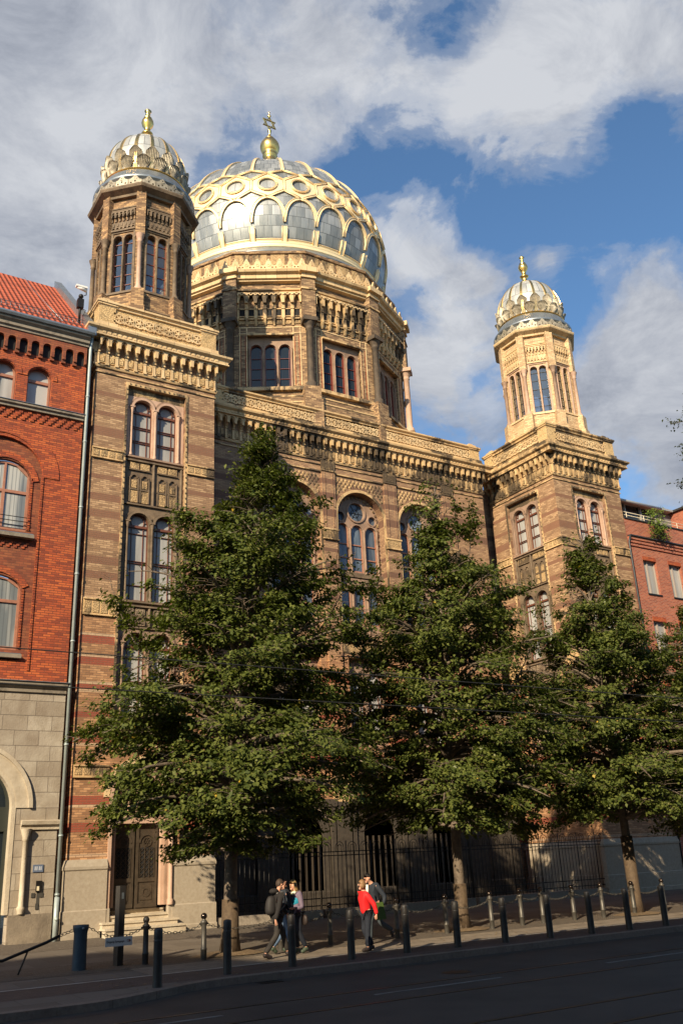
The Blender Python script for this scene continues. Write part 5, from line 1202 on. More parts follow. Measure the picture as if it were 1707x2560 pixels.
pl_ = empty('wall_plaque', (13.3, FY-.06, 3.1), 'dark memorial plaque with gold lettering on the left tower beside the door', 'plaque')
pp.box(Fr(9, FY, 0), 3.75, 4.6, 2.72, 3.45, .01, .05); build('board', pp, M['iron'], pl_)
pp = MB()
rn = random.Random(4)
for j, (wd, z) in enumerate(((.32, 3.3), (.5, 3.19))):
    u = 4.17-wd/2
    while u < 4.17+wd/2:
        l = rn.uniform(.02, .035); pp.box(Fr(9, FY, 0), u, u+l, z, z+.035, .05, .054); u += l+.012
build('lettering', pp, M['gold'], pl_)
# ------------------------------------------------------------------ camera on the roof edge
cc = empty('security_camera', (8.3, 31.2, 22.3), 'white security camera on a black bracket at the gable beside the left turret', 'security camera')
m = MB(); m.tube([(8.3, 31.2, 22.3), (8.3, 31.2, 23.2), (8.36, 31.15, 23.45)], [.05, .05, .04], 8); m.box(Fr(8.3, 31.2, 0), -.12, .12, 23.1, 23.5, -.1, .1); m.ball((8.3, 31.15, 23.62), .1)
m.tube([(8.42, 31.15, 23.7), (8.5, 31.15, 23.75), (8.5, 31.15, 23.9)], .02, 6); m.tube([(8.42, 31.2, 23.1), (8.5, 31.1, 23.0), (8.4, 31.1, 22.7)], .012, 5); build('bracket', m, M['iron'], cc)
m = MB(); m.tube([(8.12, 31.1, 24.0), (8.5, 31.1, 23.9)], .075, 12); m.box(Fr(8.3, 31.1, 0), -.24, .2, 23.98, 24.06, -.09, .09); build('housing', m, M['white'], cc)
# ------------------------------------------------------------------ overhead wires
for (z, lb) in ((5.87, 'upper black overhead tram wire crossing in front of the trees'), (5.25, 'lower black overhead tram wire crossing in front of the trees')):
    m = MB(); m.tube([(-40+100*i/20, 16, z+.0) for i in range(21)], .011, 5); build('overhead_wire', m, M['wire'], None, lb, 'wire', 'tram wires above the street', loc=(0, 16, z))
# ------------------------------------------------------------------ bollards
def copy_tree(o, parent=None, loc=None):
    c = o.copy(); COL.objects.link(c); c.parent = parent
    if loc is not None: c.location = loc
    for ch in list(o.children): copy_tree(ch, c)
    ORG[c.name] = Vector(loc) if loc is not None else ORG.get(o.name, Vector())
    return c
def mk_dark():
    r = empty('bollard', (0, 0, 0), 'x', 'bollard'); m = MB()
    m.lathe(0, 0, [(.098, -.05), (.094, .1), (.088, .84), (.093, .86), (.093, .87), (.086, .885)], 18); build('shaft', m, M['bollard'], r)
    m = MB(); m.lathe(0, 0, [(.086, .885), (.09, .9), (.09, 1.06), (.082, 1.085), (.05, 1.1), (.001, 1.105)], 18); build('cap', m, M['bollard'], r); return r
dk = [(7.65, 19.55), (9.55, 20.29), (11.21, 20.36), (12.87, 20.44), (14.56, 20.53), (16.12, 20.47), (17.66, 20.39), (19.2, 20.31), (20.69, 20.22), (22.2, 20.2), (23.7, 20.15)]
dk[0] = (7.65, 19.55)
lab = ['charcoal flat-topped bollard nearest the kerb bend, far left of the kerb row', 'charcoal flat-topped kerb bollard in front of the leftmost tree trunk', 'charcoal flat-topped kerb bollard in front of the three walkers',
 'charcoal flat-topped kerb bollard just left of the woman in red', 'charcoal flat-topped kerb bollard just right of the woman in red', 'charcoal flat-topped kerb bollard in front of the middle tree trunk', 'first charcoal flat-topped kerb bollard right of the middle tree trunk',
 'second charcoal flat-topped kerb bollard right of the middle tree trunk', 'third charcoal flat-topped kerb bollard right of the middle tree trunk', 'charcoal flat-topped kerb bollard just left of the rightmost pale trunk', 'charcoal flat-topped kerb bollard at the right edge of the picture', 'last charcoal flat-topped kerb bollard beyond the right edge']
b0 = mk_dark(); g_ = 'flat-topped bollards along the kerb'
for i, (x, y) in enumerate(dk[:11]):
    o = b0 if i == 0 else copy_tree(b0, None, (x, y, gz(y))); o.location = (x, y, gz(y)); o['label'] = lab[i]; o['group'] = g_
def mk_ball(dark):
    r = empty('ball_bollard', (0, 0, 0), 'x', 'bollard'); m = MB(); mt = M['bollard'] if dark else M['bollardg']
    m.lathe(0, 0, [(.075, -.05), (.072, .22), (.078, .225), (.078, .26), (.068, .27), (.062, .80), (.07, .82), (.085, .84), (.085, .87), (.05, .90), (.045, .93)], 16); m.box(Fr(0, 0, 0), -.12, .12, .80, .84, -.02, .02); build('shaft', m, mt, r)
    m = MB(); m.ball((0, 0, .99), .078, 16, 12); build('ball', m, M['bollard'] if dark else M['steelball'], r); return r
bp = [(8.79, 23.28), (10.21, 23.05), (12.5, 23.3), (14.14, 23.5), (16.3, 23.4), (18.04, 23.37), (19.77, 23.37), (21.08, 23.47), (21.97, 23.47), (23.33, 23.47), (24.57, 23.38), (25.85, 23.2), (27.5, 23.3)]
lab = ['ball-topped bollard beside the square post and small white sign', 'ball-topped bollard just left of the leftmost tree trunk', 'ball-topped bollard behind the legs of the man with the backpack', 'ball-topped bollard behind, between the two groups of walkers', 'ball-topped bollard hidden behind the kerb bollard right of the woman in red',
 'ball-topped bollard just left of the middle tree trunk', 'first ball-topped bollard right of the middle tree trunk', 'second ball-topped bollard right of the middle tree trunk', 'third ball-topped bollard right of the middle tree trunk', 'fourth ball-topped bollard right of the middle tree trunk', 'fifth ball-topped bollard right of the middle tree, in leaf shadow',
 'ball-topped bollard touching the rightmost pale trunk', 'ball-topped bollard at the far right with a chain']
k0 = mk_ball(True); k1 = mk_ball(False); g_ = 'ball-topped bollards with chains along the footpath'; bo = []
for i, (x, y) in enumerate(bp):
    src = k0 if i == 0 else k1; o = src if i in (0, 1) else copy_tree(src, None, (x, y, gz(y))); o.location = (x, y, gz(y)); o['label'] = lab[i]; o['group'] = g_
bb = empty('thick_bollard', (7.25, 23.48, gz(23.48)), 'thick blue-grey round bollard with flared top holding a chain', 'bollard')
m = MB(); x, y, z = 7.25, 23.48, gz(23.48); m.lathe(x, y, [(.165, z-.05), (.16, z+.3), (.155, z+.78), (.165, z+.84), (.185, z+.9), (.185, z+.97), (.001, z+.975)], 22); build('shaft', m, M['blue'], bb)
m = MB(); m.ball((x, y-.19, z+.9), .03); build('hook', m, M['zinc'], bb)
sp_o = empty('square_post', (8.23, 23.6, gz(23.6)), 'tall dark square post with small grey panel', 'post'); z = gz(23.6)
m = MB(); m.box(Fr(8.23, 23.6, .3), -.085, .085, z-.05, z+1.78, -.085, .085); build('shaft', m, M['bollard'], sp_o)
m = MB(); m.box(Fr(8.23, 23.6, .3), -.02, .04, z+1.48, z+1.62, .085, .09); build('panel', m, M['zinc'], sp_o)
def chain(p0, p1, sag, label):
    m = MB(); p0, p1 = Vector(p0), Vector(p1); L = (p1-p0).length; n = max(4, int(L/.075))
    for i in range(n):
        t = (i+.5)/n; p = p0.lerp(p1, t); p.z -= sag*4*t*(1-t); t2 = t+.02; q = p0.lerp(p1, t2); q.z -= sag*4*t2*(1-t2); d = (q-p).normalized()
        s = Vector((0, 0, 1)) if i % 2 else d.cross(Vector((0, 0, 1))).normalized(); s = (s-d*s.dot(d)).normalized()
        pts = [p+d*.05*cos(a)+s*.026*sin(a) for a in np.linspace(0, 2*pi, 9)]; m.tube(pts, .0085, 4, cap=False)
    build('chain', m, M['bollardg'], None, label, 'chain', 'chains hung between the bollards', loc=tuple(p0))
def top(i): return (bp[i][0], bp[i][1], gz(bp[i][1])+.82)
cl = ['chain between the two leftmost ball-topped bollards', 'chain running behind the leftmost tree trunk', 'chain behind the three walkers on the left', 'chain behind the woman in red', 'chain right of the couple, left of the middle trunk', 'chain running behind the middle tree trunk', 'first chain right of the middle trunk', 'second chain right of the middle trunk', 'third chain right of the middle trunk', 'fourth chain right of the middle trunk', 'chain ending at the rightmost pale trunk', 'chain right of the rightmost pale trunk']
for i in range(12):
    chain(top(i), top(i+1), .17*min(1.6, bp[i+1][0]-bp[i][0])/1.5, cl[i])
chain((7.42, 23.45, gz(23.1)+.93), (8.70, 23.28, gz(23)+.82), .2, 'chain carrying the small white sign, beside the thick bollard')
br_ = empty('barrier_bar', (5, 23.2, .15), 'low bent black metal bar chained to the thick blue-grey bollard', 'barrier')
m = MB(); m.tube([(6.75, 23.48, .88), (6.45, 23.48, .76), (5.5, 23.48, .46), (5.1, 23.48, .46), (3.0, 23.48, .38)], .035, 8); m.tube([(6.05, 23.48, .62), (5.82, 23.3, .16)], .02, 6); build('bar', m, M['iron'], br_)
m = MB()
for i in range(4):
    p = Vector((6.78+.085*i, 23.48, .89+.025*i)); m.tube([p+Vector((.05*cos(a), 0, .026*sin(a))) for a in np.linspace(0, 2*pi, 9)], .0085, 4, cap=False)
build('chain_end', m, M['bollardg'], br_)
bb = empty('dark_box', (4.0, 22.6, .12), 'dark metal post at the left edge of the pavement', 'post'); m = MB(); m.box(Fr(4.1, 22.6, 0), -.35, .02, .1, .95, -.1, .1); m.box(Fr(4.1, 22.6, 0), -.37, .04, .95, 1.0, -.12, .12); build('shaft', m, M['bollard'], bb)
# sign
def text_mesh(txt, size, mat, parent, origin, ang, name='lettering', ext=.002):
    c = bpy.data.curves.new('txt', 'FONT'); c.body = txt; c.size = size; c.extrude = ext
    o = bpy.data.objects.new('txt', c); COL.objects.link(o); bpy.context.view_layer.update()
    me = bpy.data.meshes.new_from_object(o.evaluated_get(bpy.context.evaluated_depsgraph_get())); bpy.data.objects.remove(o)
    me.materials.clear(); me.materials.append(mat); n = bpy.data.objects.new(name, me); COL.objects.link(n); n.parent = parent
    n.rotation_euler = (pi/2, 0, ang); n.location = Vector(origin)-ORG[parent.name]; ORG[n.name] = Vector(origin); return n
sx, sy = 7.76, 23.2; an = .0; zb = .57
sg = empty('hanging_sign', (sx+.3, sy, zb), 'small white sign reading Eingang Synagoge hung on the chain beside the square post', 'sign'); F = Fr(sx, sy, an)
m = MB(); m.box(F, 0, .66, zb, zb+.2, -.006, .006); build('board', m, plain('sign_white', (.62,.60,.57), .5), sg)
text_mesh('Eingang Synagoge', .062, M['iron'], sg, F.P(.03, zb+.085, .009), an)
m = MB(); z = zb+.078; m.plate(F, rect(.535, .575, z, z+.055), [rect(.543, .567, z+.008, z+.047)], .006, .009)
m.plate(F, [(.58, z), (.60, z), (.63, z+.0275), (.60, z+.055), (.58, z+.055)], [], .006, .009); build('arrow', m, M['redpaint'], sg)
m = MB(); m.tube([F.P(.05, zb+.2), F.P(.05, zb+.26)], .006, 4); m.tube([F.P(.6, zb+.2), F.P(.6, zb+.3)], .006, 4); build('hanger', m, M['iron'], sg)

# ------------------------------------------------------------------ trees
def tree(name, x, y, h, prof, label, group, seed, nleaf, lean=(0, 0), trunk_r=.2, z_first=2.6, wrap=True, lsz=.112, gaps=.0, wraph=1.3, spires=()):
    """prof: list of (z above ground, radius). Limbs leave the trunk in tiers; each carries flat sprays of leaf-sized faces"""
    rs = np.random.RandomState(seed); z0 = gz(y); T = empty(name, (x, y, z0), label, 'tree', group)
    pz = [p[0] for p in prof]; pr = [p[1] for p in prof]
    def cen(z): t = z/h; return np.array([x+lean[0]*t*t, y+lean[1]*t*t, z0+z])
    tk = MB(); zs = np.linspace(-.05, h*.97, 24); tk.tube([tuple(cen(z)) for z in zs], [max(.012, trunk_r*(1-z/h)**.75+(.10*max(0, 1-z/.4))) for z in zs], 10)
    if wrap: tk.tube([tuple(cen(z)) for z in (0.05, .5, wraph)], [trunk_r+.09, trunk_r+.035, trunk_r+.03], 14, 1)
    L = []; D = []
    nb = int(h*13); zlist = z_first+(h-.5-z_first)*((np.arange(nb)+.5)/nb)**1.05
    tot = 0
    for i, z in enumerate(zlist):
        th = i*2.39996+rs.uniform(-.3, .3); R_ = np.interp(z, pz, pr)*rs.uniform(.5, 1.12)
        if R_ < .12: R_ = .12
        t_ = (z-z_first)/(h-z_first); el0 = .25+1.0*t_+rs.uniform(-.1, .15); dirv = np.array([cos(th), sin(th)])
        p0 = cen(z); n = 7; pts = []
        for j in range(n+1):
            s = j/n; r = R_*s; zz2 = r*math.tan(el0)*(1-.55*s)-.0; zz2 -= (.25*R_*s*s if t_ < .4 else 0)
            pts.append(p0+np.array([dirv[0]*r, dirv[1]*r, zz2-R_*math.tan(el0)*.32]))
        pts[0] = cen(max(.5, z-R_*math.tan(el0)*.32)); pts = np.array(pts); br = .018+.022*R_*(1-.4*t_)
        tk.tube([tuple(q) for q in pts], [max(.006, br*(1-.85*j/n)) for j in range(n+1)], 5, cap=False)
        ns = int(5+R_*7)
        for k in range(ns):       # side twigs in a flat spray
            s = rs.uniform(.18, 1.0)**.8; j = min(n-1, int(s*n)); f = s*n-j; b0 = pts[j]*(1-f)+pts[j+1]*f
            sd_ = rs.choice([-1, 1])*rs.uniform(.4, 1.2); a = th+sd_; ln = (.25+.42*R_*(1.08-s))*rs.uniform(.5, 1.2)
            d = np.array([cos(a), sin(a), rs.uniform(-.22, .30)+.35*t_]); b1 = b0+d*ln
            b1[2] -= .12*ln
            if k % 2 == 0: tk.tube([tuple(b0), tuple((b0+b1)/2+np.array([0, 0, .03])), tuple(b1)], [.011, .008, .004], 3, cap=False)
            L.append((b0, b1, ln)); tot += ln+.25
        L.append((pts[n-2], pts[n], R_*.3)); tot += R_*.3+.25
    for (dx, dy, zb, zt, rr) in spires:
        a_ = cen(zb); e_ = np.array([x+dx, y+dy, z0+zt]); mid_ = np.array([x+dx*.8, y+dy*.8, z0+zb+(zt-zb)*.35]); P_ = [(1-t)**2*a_+2*t*(1-t)*mid_+t*t*e_ for t in np.linspace(0, 1, 9)]
        tk.tube([tuple(q) for q in P_], [.05*(1-.9*i/8) for i in range(9)], 5, cap=False)
        for k in range(int((zt-zb)*13)):
            t = rs.uniform(.3, 1.0); b0 = (1-t)**2*a_+2*t*(1-t)*mid_+t*t*e_; a = rs.uniform(0, 2*pi); ln = rr*(1.12-t)**.7*rs.uniform(.5, 1.2); b1 = b0+np.array([cos(a)*ln, sin(a)*ln, ln*.45])
            tk.tube([tuple(b0), tuple(b1)], [.009, .004], 3, cap=False); L.append((b0, b1, ln)); tot += ln+.25
        L.append((P_[7], P_[8], .3)); tot += .55
    build('trunk', tk, [M['bark'], M['barkl']], T)
    C = []; W_ = []
    for (b0, b1, ln) in L:
        m_ = max(3, int(nleaf*(ln+.25)/tot)); t = rs.uniform(0.05, 1.1, m_)[:, None]; c = b0+(b1-b0)*t
        sc_ = .13+.05*ln; off = rs.normal(0, 1, (m_, 3))*np.array([sc_, sc_, sc_*.5]); off[:, 2] -= .03; C.append(c+off)
    C = np.concatenate(C); N_ = len(C)
    if gaps: # open some holes
        from mathutils import noise as nz_
        keep = np.array([nz_.noise(Vector((c[0]*.9, c[1]*.9, c[2]*1.1+seed))) > -gaps for c in C]); C = C[keep]; N_ = len(C)
    nrm_ = rs.normal(0, .33, (N_, 3)); nrm_[:, 2] += .8
    outw = C-np.array([x, y, z0+h*.4]); outw[:, 2] = 0; outw /= (np.linalg.norm(outw, axis=1)[:, None]+1e-6); nrm_ += outw*.45
    nrm_ /= np.linalg.norm(nrm_, axis=1)[:, None]
    a = rs.normal(0, 1, (N_, 3)); ux = np.cross(nrm_, a); ux /= np.linalg.norm(ux, axis=1)[:, None]; uy = np.cross(nrm_, ux)
    s = lsz*rs.uniform(.6, 1.25, N_)[:, None]; droop = np.array([0, 0, -.25])*s
    V = np.stack([C-ux*s*.62, C-uy*s*.42+nrm_*s*.1, C+ux*s*.62+droop, C+uy*s*.42+nrm_*s*.1], axis=1).reshape(-1, 3)-np.array([x, y, z0])
    me = bpy.data.meshes.new('crown'); me.vertices.add(4*N_); me.vertices.foreach_set('co', V.ravel()); me.loops.add(4*N_); me.loops.foreach_set('vertex_index', np.arange(4*N_, dtype=np.int32))
    me.polygons.add(N_); me.polygons.foreach_set('loop_start', np.arange(0, 4*N_, 4, dtype=np.int32)); me.polygons.foreach_set('loop_total', np.full(N_, 4, np.int32)); me.update()
    at_ = me.attributes.new('rnd', 'FLOAT', 'POINT'); lo = rs.uniform(0, 1, N_); at_.data.foreach_set('value', np.repeat(lo, 4)); me.materials.append(M['leaf'])
    o = bpy.data.objects.new('crown', me); COL.objects.link(o); o.parent = T; ORG[o.name] = ORG[T.name].copy(); return T
gt = 'lime trees in a row along the pavement'
tree('lime_tree', 11.21, 23.65, 15.2, [(2, .9), (2.8, 1.9), (3.5, 3.0), (4.3, 3.9), (5.5, 4.3), (6.6, 4.3), (8, 3.9), (9.3, 3.4), (10.4, 2.9), (11.2, 2.3), (12.1, 1.25), (13.5, .85), (14.6, .45), (15.4, .15)], 'tall conical lime tree left of the walkers, hiding the left tower base', gt, 11, 160000, (1.3, -.6), .19, 2.6, gaps=.11, spires=((-1.3, .5, 7.5, 11.9, .75), (-3.2, 1.4, 5.5, 10.2, .7), (2.6, -1.2, 8, 12.6, .7), (3.6, -1.4, 6.5, 11.0, .8), (-2.2, -1.0, 6.5, 10.9, .7)))
tree('lime_tree', 19.0, 23.8, 15.0, [(2, 1.6), (3, 2.7), (4.5, 4.0), (7, 4.1), (8.8, 3.5), (9.9, 2.8), (10.8, 1.6), (11.8, 1.0), (13.6, .6), (15, .15)], 'conical lime tree in the middle, pointing up at the three front arches', gt, 23, 145000, (.4, 0), .17, 3.1, gaps=.09, spires=((1.5, -.7, 9, 13.9, .6), (2.1, -.9, 7.5, 11.4, .7), (-1.9, .9, 7, 11.5, .7), (-2.9, 1.3, 6, 10.2, .7), (3.4, -1.2, 5.5, 9.6, .8)))
tree('lime_tree', 26.14, 23.35, 14.0, [(2, 1.6), (3, 2.8), (4.6, 4.1), (7.5, 3.6), (9.0, 2.5), (9.8, 1.7), (10.8, 1.2), (12.2, .7), (14, .15)], 'conical lime tree on a pale wrapped trunk in front of the right tower', gt, 31, 130000, (-.1, 0), .17, 3.4, wraph=2.5, gaps=.09, spires=((1.1, -.7, 7, 11.3, .6), (-1.9, .9, 6, 10.9, .7), (2.6, -1.3, 5.5, 10.0, .7), (-3.1, 1.6, 5, 9.8, .7)))
tree('lime_tree', 32.2, 23.2, 11.8, [(2, 2.2), (3, 3.6), (5, 4.0), (8, 3.0), (9.6, 1.5), (10.8, .7), (12, .15)], 'lime tree at the right edge of the picture below the red brick wall', gt, 47, 80000, (0, 0), .17, 3.0, gaps=.09, spires=((-2.2, 1.2, 6, 11.0, .7), (1.5, -1, 6, 10.8, .7), (-3.2, 1.8, 5, 9.4, .7)))
tree('lime_tree', 30.9, 17.6, 21.0, [(14, 1.0), (16, 1.3), (18, 1.3), (19.5, 1.0), (21, .4)], 'tall tree mostly outside the picture, its leaf tips at the right edge of the sky', gt, 5, 9000, (0, 0), .16, 15.5, wrap=False) if False else None
# shrub on the terrace
sh = empty('terrace_shrub', (40.3, 30.6, 18.5), 'bright green shrub growing over the terrace edge of the red brick building', 'shrub')
rs = np.random.RandomState(3); m = MB()
for i in range(26):
    a, l = rs.uniform(0, 2*pi), rs.uniform(.3, .75); e = Vector((40.3+l*cos(a)*.8, 30.62+l*sin(a)*.35-.1, 18.55+rs.uniform(-.45, 1.0))); m.tube([(40.3, 30.75, 18.4), tuple((Vector((40.3, 30.7, 18.5))+e)/2), tuple(e)], .012, 3)
    for j in range(45):
        c = e+Vector(rs.normal(0, .13, 3)); ux = Vector(rs.normal(0, 1, 3)).normalized(); uy = ux.orthogonal().normalized(); s = .07
        m.add([tuple(c-ux*s), tuple(c-uy*s*.5), tuple(c+ux*s), tuple(c+uy*s*.5)], [(0, 1, 2, 3)], 1)
o = build('foliage', m, [M['bark'], M['leaf2']], sh); at_ = o.data.attributes.new('rnd', 'FLOAT', 'POINT'); at_.data.foreach_set('value', rs.uniform(0, 1, len(o.data.vertices)))
tree('street_tree', 38.35, 23.2, 24.6, [(9, 2.0), (12, 3.0), (19, 3.0), (21.3, 2.9), (22.6, 2.0), (24.6, .2)], 'tall tree outside the picture, only leaf tips enter at the right sky edge', None, 5, 60000, (0, 0), .2, 9.5, wrap=False)
# ------------------------------------------------------------------ people
def skinned(name, chains, mat, parent, P, sub=1, root=0):
    """chains: list of lists of (fwd,left,up,radius or (rx,ry)); equal points are merged; grown with a Skin modifier"""
    vs = []; rd = []; es = []; idx = {}
    for ch in chains:
        prev = None
        for q in ch:
            key = (round(q[0], 3), round(q[1], 3), round(q[2], 3))
            if key not in idx:
                idx[key] = len(vs); vs.append(P(*q[:3])); rd.append(q[3] if isinstance(q[3], tuple) else (q[3], q[3]))
            k = idx[key]
            if prev is not None and prev != k: es.append((prev, k))
            prev = k
    L = ORG[parent.name]; me = bpy.data.meshes.new(name); me.from_pydata([tuple(Vector(v)-L) for v in vs], es, []); o = bpy.data.objects.new(name, me); COL.objects.link(o)
    o.parent = parent; ORG[o.name] = L.copy(); md = o.modifiers.new('skin', 'SKIN'); md.use_smooth_shade = True
    sv = me.skin_vertices[0].data
    for i, r in enumerate(rd): sv[i].radius = r; sv[i].use_root = (i == root)
    ss = o.modifiers.new('sub', 'SUBSURF'); ss.levels = sub; ss.render_levels = sub+1; me.materials.append(mat); return o
def person(loc, ang, label, H_, pose, colors, name='person'):
    x, y = loc; z = gz(y)+.012; R_ = empty(name, (x, y, z), label, 'person', None)
    s = H_/1.75; fx, fy = cos(ang), sin(ang)
    def P(f, l, u): return (x+(f*fx-l*fy)*s, y+(f*fy+l*fx)*s, z+u*s)
    J = dict(pose); hp = J['hip']; ch = J['chest']; nk = J['neck']; hd = J['head']
    def a3(p, r): return (p[0], p[1], p[2], r)
    mid = tuple((hp[i]+ch[i])/2 for i in range(3))
    legs = []; shoes = []
    body = [[a3(hp, (.10, .125)), a3(mid, (.085, .11)), a3(ch, (.09, .135)), a3((nk[0], nk[1], nk[2]), .058), a3(((nk[0]+hd[0])/2, nk[1], nk[2]+.05), .052), (hd[0]-.01, hd[1], hd[2]-.03, (.075, .07)), (hd[0], hd[1], hd[2]+.05, (.088, .078))]]
    arms = []; 
    for sd, lr in ((1, 'l'), (-1, 'r')):
        hj = (hp[0], hp[1]+sd*.085, hp[2]-.06); k = J['knee_'+lr]; an = J['ankle_'+lr]
        leg = [a3(hp, (.10, .125)), a3(hj, .078), a3(tuple((hj[i]*.55+k[i]*.45) for i in range(3)), .076), a3(k, .058), a3(tuple((k[i]*.6+an[i]*.4) for i in range(3)), .056), a3(an, .038)]
        td = J.get('toe_'+lr, (an[0]+.15, an[1], an[2]-.06)); body.append(leg+[a3(td, .028)]); legs.append(leg)
        hl = (an[0]-.045, an[1], an[2]-.05); shoes.append([a3(hl, .056), a3((an[0]+.0, an[1], an[2]-.02), .06), a3((an[0]+.05, an[1], an[2]-.035), .058), a3((td[0]-.04, td[1], td[2]+.01), .052), a3((td[0]+.045, td[1], td[2]+.01), .042)])
        sh = (ch[0]-.0, ch[1]+sd*.165, ch[2]+.075); el = J['elbow_'+lr]; wr = J['wrist_'+lr]
        arm = [a3(ch, (.09, .135)), a3(sh, .036), a3(tuple((sh[i]+el[i])/2 for i in range(3)), .048), a3(el, .042), a3(tuple((el[i]+wr[i])/2 for i in range(3)), .037), a3(wr, .024)]
        hd_ = J.get('hand_'+lr, (wr[0]+.02, wr[1], wr[2]-.07)); body.append(arm+[a3(tuple(wr[i]*.4+hd_[i]*.6 for i in range(3)), (.018, .036)), a3(hd_, (.016, .034))]); arms.append(arm)
        d = Vector(hd_)-Vector(wr); d.normalize()
        for q in range(4):       # fingers
            o_ = Vector((.0, 0, 0))+Vector((1, 0, 0))*(q-1.5)*.019; b0 = Vector(hd_)+o_; l_ = (.05, .06, .055, .042)[q]
            e1 = b0+d*l_*.6; e2 = e1+(d+Vector((-.3, -sd*.5, 0))).normalized()*l_*.5; body.append([a3(hd_, (.016, .034)), a3(tuple(b0+d*.012), .0095), a3(tuple(e1), .0085), a3(tuple(e2), .0065)])
        wv = Vector(wr)*.6+Vector(hd_)*.4; t1 = wv+Vector((.035, -sd*.01, -.01)); t2 = t1+Vector((.018, -sd*.01, 0))+d*.03; body.append([a3(tuple(Vector(wr)*.4+Vector(hd_)*.6), (.018, .036)), a3(tuple(t1), .011), a3(tuple(t2), .008)])
    b = skinned('body', body, M['skin'], R_, P)
    # face: nose, ears, mouth, eyes on the head
    fd = J.get('face', 0.0); cf, sf = cos(fd), sin(fd)
    def HP(f, l, u): return P(hd[0]+f*cf-l*sf, hd[1]+f*sf+l*cf, hd[2]+u)
    fm_ = MB(); fm_.add([HP(.085, .0, .045), HP(.080, .018, .0), HP(.080, -.018, .0), HP(.112, 0, .005), HP(.075, 0, -.012)], [(0, 1, 3), (0, 3, 2), (1, 4, 3), (3, 4, 2)])
    build('nose', fm_, M['skin'], R_)
    for e in (-1, 1): em_ = MB(); em_.ball(HP(0.0, e*.078, .015), .022*s, 8, 6); build('ear', em_, M['skin'], R_)
    fm_ = MB(); fm_.ball(HP(.052, 0, -.082), .034*s, 10, 8); build('chin', fm_, M['skin'], R_)
    fe = MB()
    for e in (-1, 1): fe = MB(); fe.ball(HP(.080, e*.030, .035), .006*s, 8, 6); build('eye', fe, M['dark'], R_)
    mo = MB(); mo.tube([HP(.083, -.022, -.042), HP(.090, 0, -.042), HP(.083, .022, -.042)], .005*s, 5); build('mouth', mo, M['lip'], R_)
    grow = lambda chn, g: [[(q[0], q[1], q[2], tuple(v+g for v in q[3]) if isinstance(q[3], tuple) else q[3]+g) for q in c] for c in chn]
    tr_ = grow(legs, .020); tr_ = [[(q[0], q[1], q[2], q[3]) for q in c[:-1]]+[(c[-1][0], c[-1][1], c[-1][2]+.015, colors.get('hem', .062))] for c in tr_]
    skinned('trousers', tr_, colors['trousers'], R_, P)
    tp = [[a3((hp[0], hp[1], hp[2]+colors.get('tophem', -.02)-.08), (.148, .172)), a3(mid, (.128, .15)), a3(ch, (.14, .185)), a3((nk[0]-.01, nk[1], nk[2]-.02), .075)]]+grow([[a3(ch, (.126, .171))]+[(c[1][0], c[1][1], c[1][2], .062)]+c[2:] for c in arms], .024)
    skinned('jacket', tp, colors['top'], R_, P)
    for c in shoes: skinned('shoe', [c], colors['shoes'], R_, P)
    return R_, P, HP
M['lip'] = plain('lips', (.40,.13,.10), .5)
M['darkcloth'] = plain('dark_brown_cloth', (.014,.011,.011), .85, nz=.3); M['grycloth'] = plain('dark_grey_trousers', (.032,.026,.022), .85, nz=.3)
M['denim'] = plain('light_denim', (.13,.20,.32), .85, nz=.35, nscale=9); M['denimd'] = plain('dark_denim', (.012,.016,.028), .85, nz=.3); M['denimg'] = plain('grey_blue_denim', (.05,.065,.08), .85, nz=.3)
M['redc'] = plain('bright_red_knit', (.75,.012,.015), .75); M['navy'] = plain('navy_jacket_cloth', (.018,.024,.036), .8); M['teal'] = plain('teal_fleece', (.01,.22,.33), .8); M['lilac'] = plain('grey_lilac_sleeve', (.16,.12,.17), .8)
M['cream'] = plain('cream_fleece', (.72,.74,.52), .8); M['shoeb'] = plain('dark_shoe', (.03,.02,.018), .6); M['shoeg'] = plain('green_trainer', (.05,.07,.045), .6)
def hair(R_, HP, mat, kind='short'):
    m = MB(); vs = []; fs = []; nu, nv = 20, 9; s = .098; rs = np.random.RandomState(2)
    for j in range(nv+1):
        ph = (pi*.56)*j/nv
        for i in range(nu):
            a = 2*pi*i/nu; back = .5-.5*cos(a)      # a=0 front
            lim = ph*(.62+.62*back); r = s*(1+.03*sin(5*a)); vs.append(HP(r*sin(lim)*cos(a)-.008, r*.90*sin(lim)*sin(a), .035+r*1.12*cos(lim)))
    for j in range(nv):
        for i in range(nu): k = (i+1) % nu; fs.append((j*nu+i, j*nu+k, (j+1)*nu+k, (j+1)*nu+i))
    m.add(vs, fs, 0, True)
    if kind == 'long':
        for i in range(26):
            a = pi*(.45+1.1*i/25); x0, y0 = .085*cos(a), .08*sin(a); m.tube([HP(x0, y0, .05), HP(x0*1.25-.01, y0*1.15, -.05), HP(x0*1.3-.05+rs.uniform(-.03, .02), y0*1.1+rs.uniform(-.02, .02), -.17-rs.uniform(0, .05))], [.022, .02, .004], 5)
    if kind == 'bob':
        for i in range(22):
            a = pi*(.4+1.2*i/21); x0, y0 = .082*cos(a), .078*sin(a); m.tube([HP(x0, y0, .05), HP(x0*1.15, y0*1.12, -.04), HP(x0*1.0, y0*.95, -.09)], [.024, .022, .008], 5)
    build('hair', m, mat, R_)
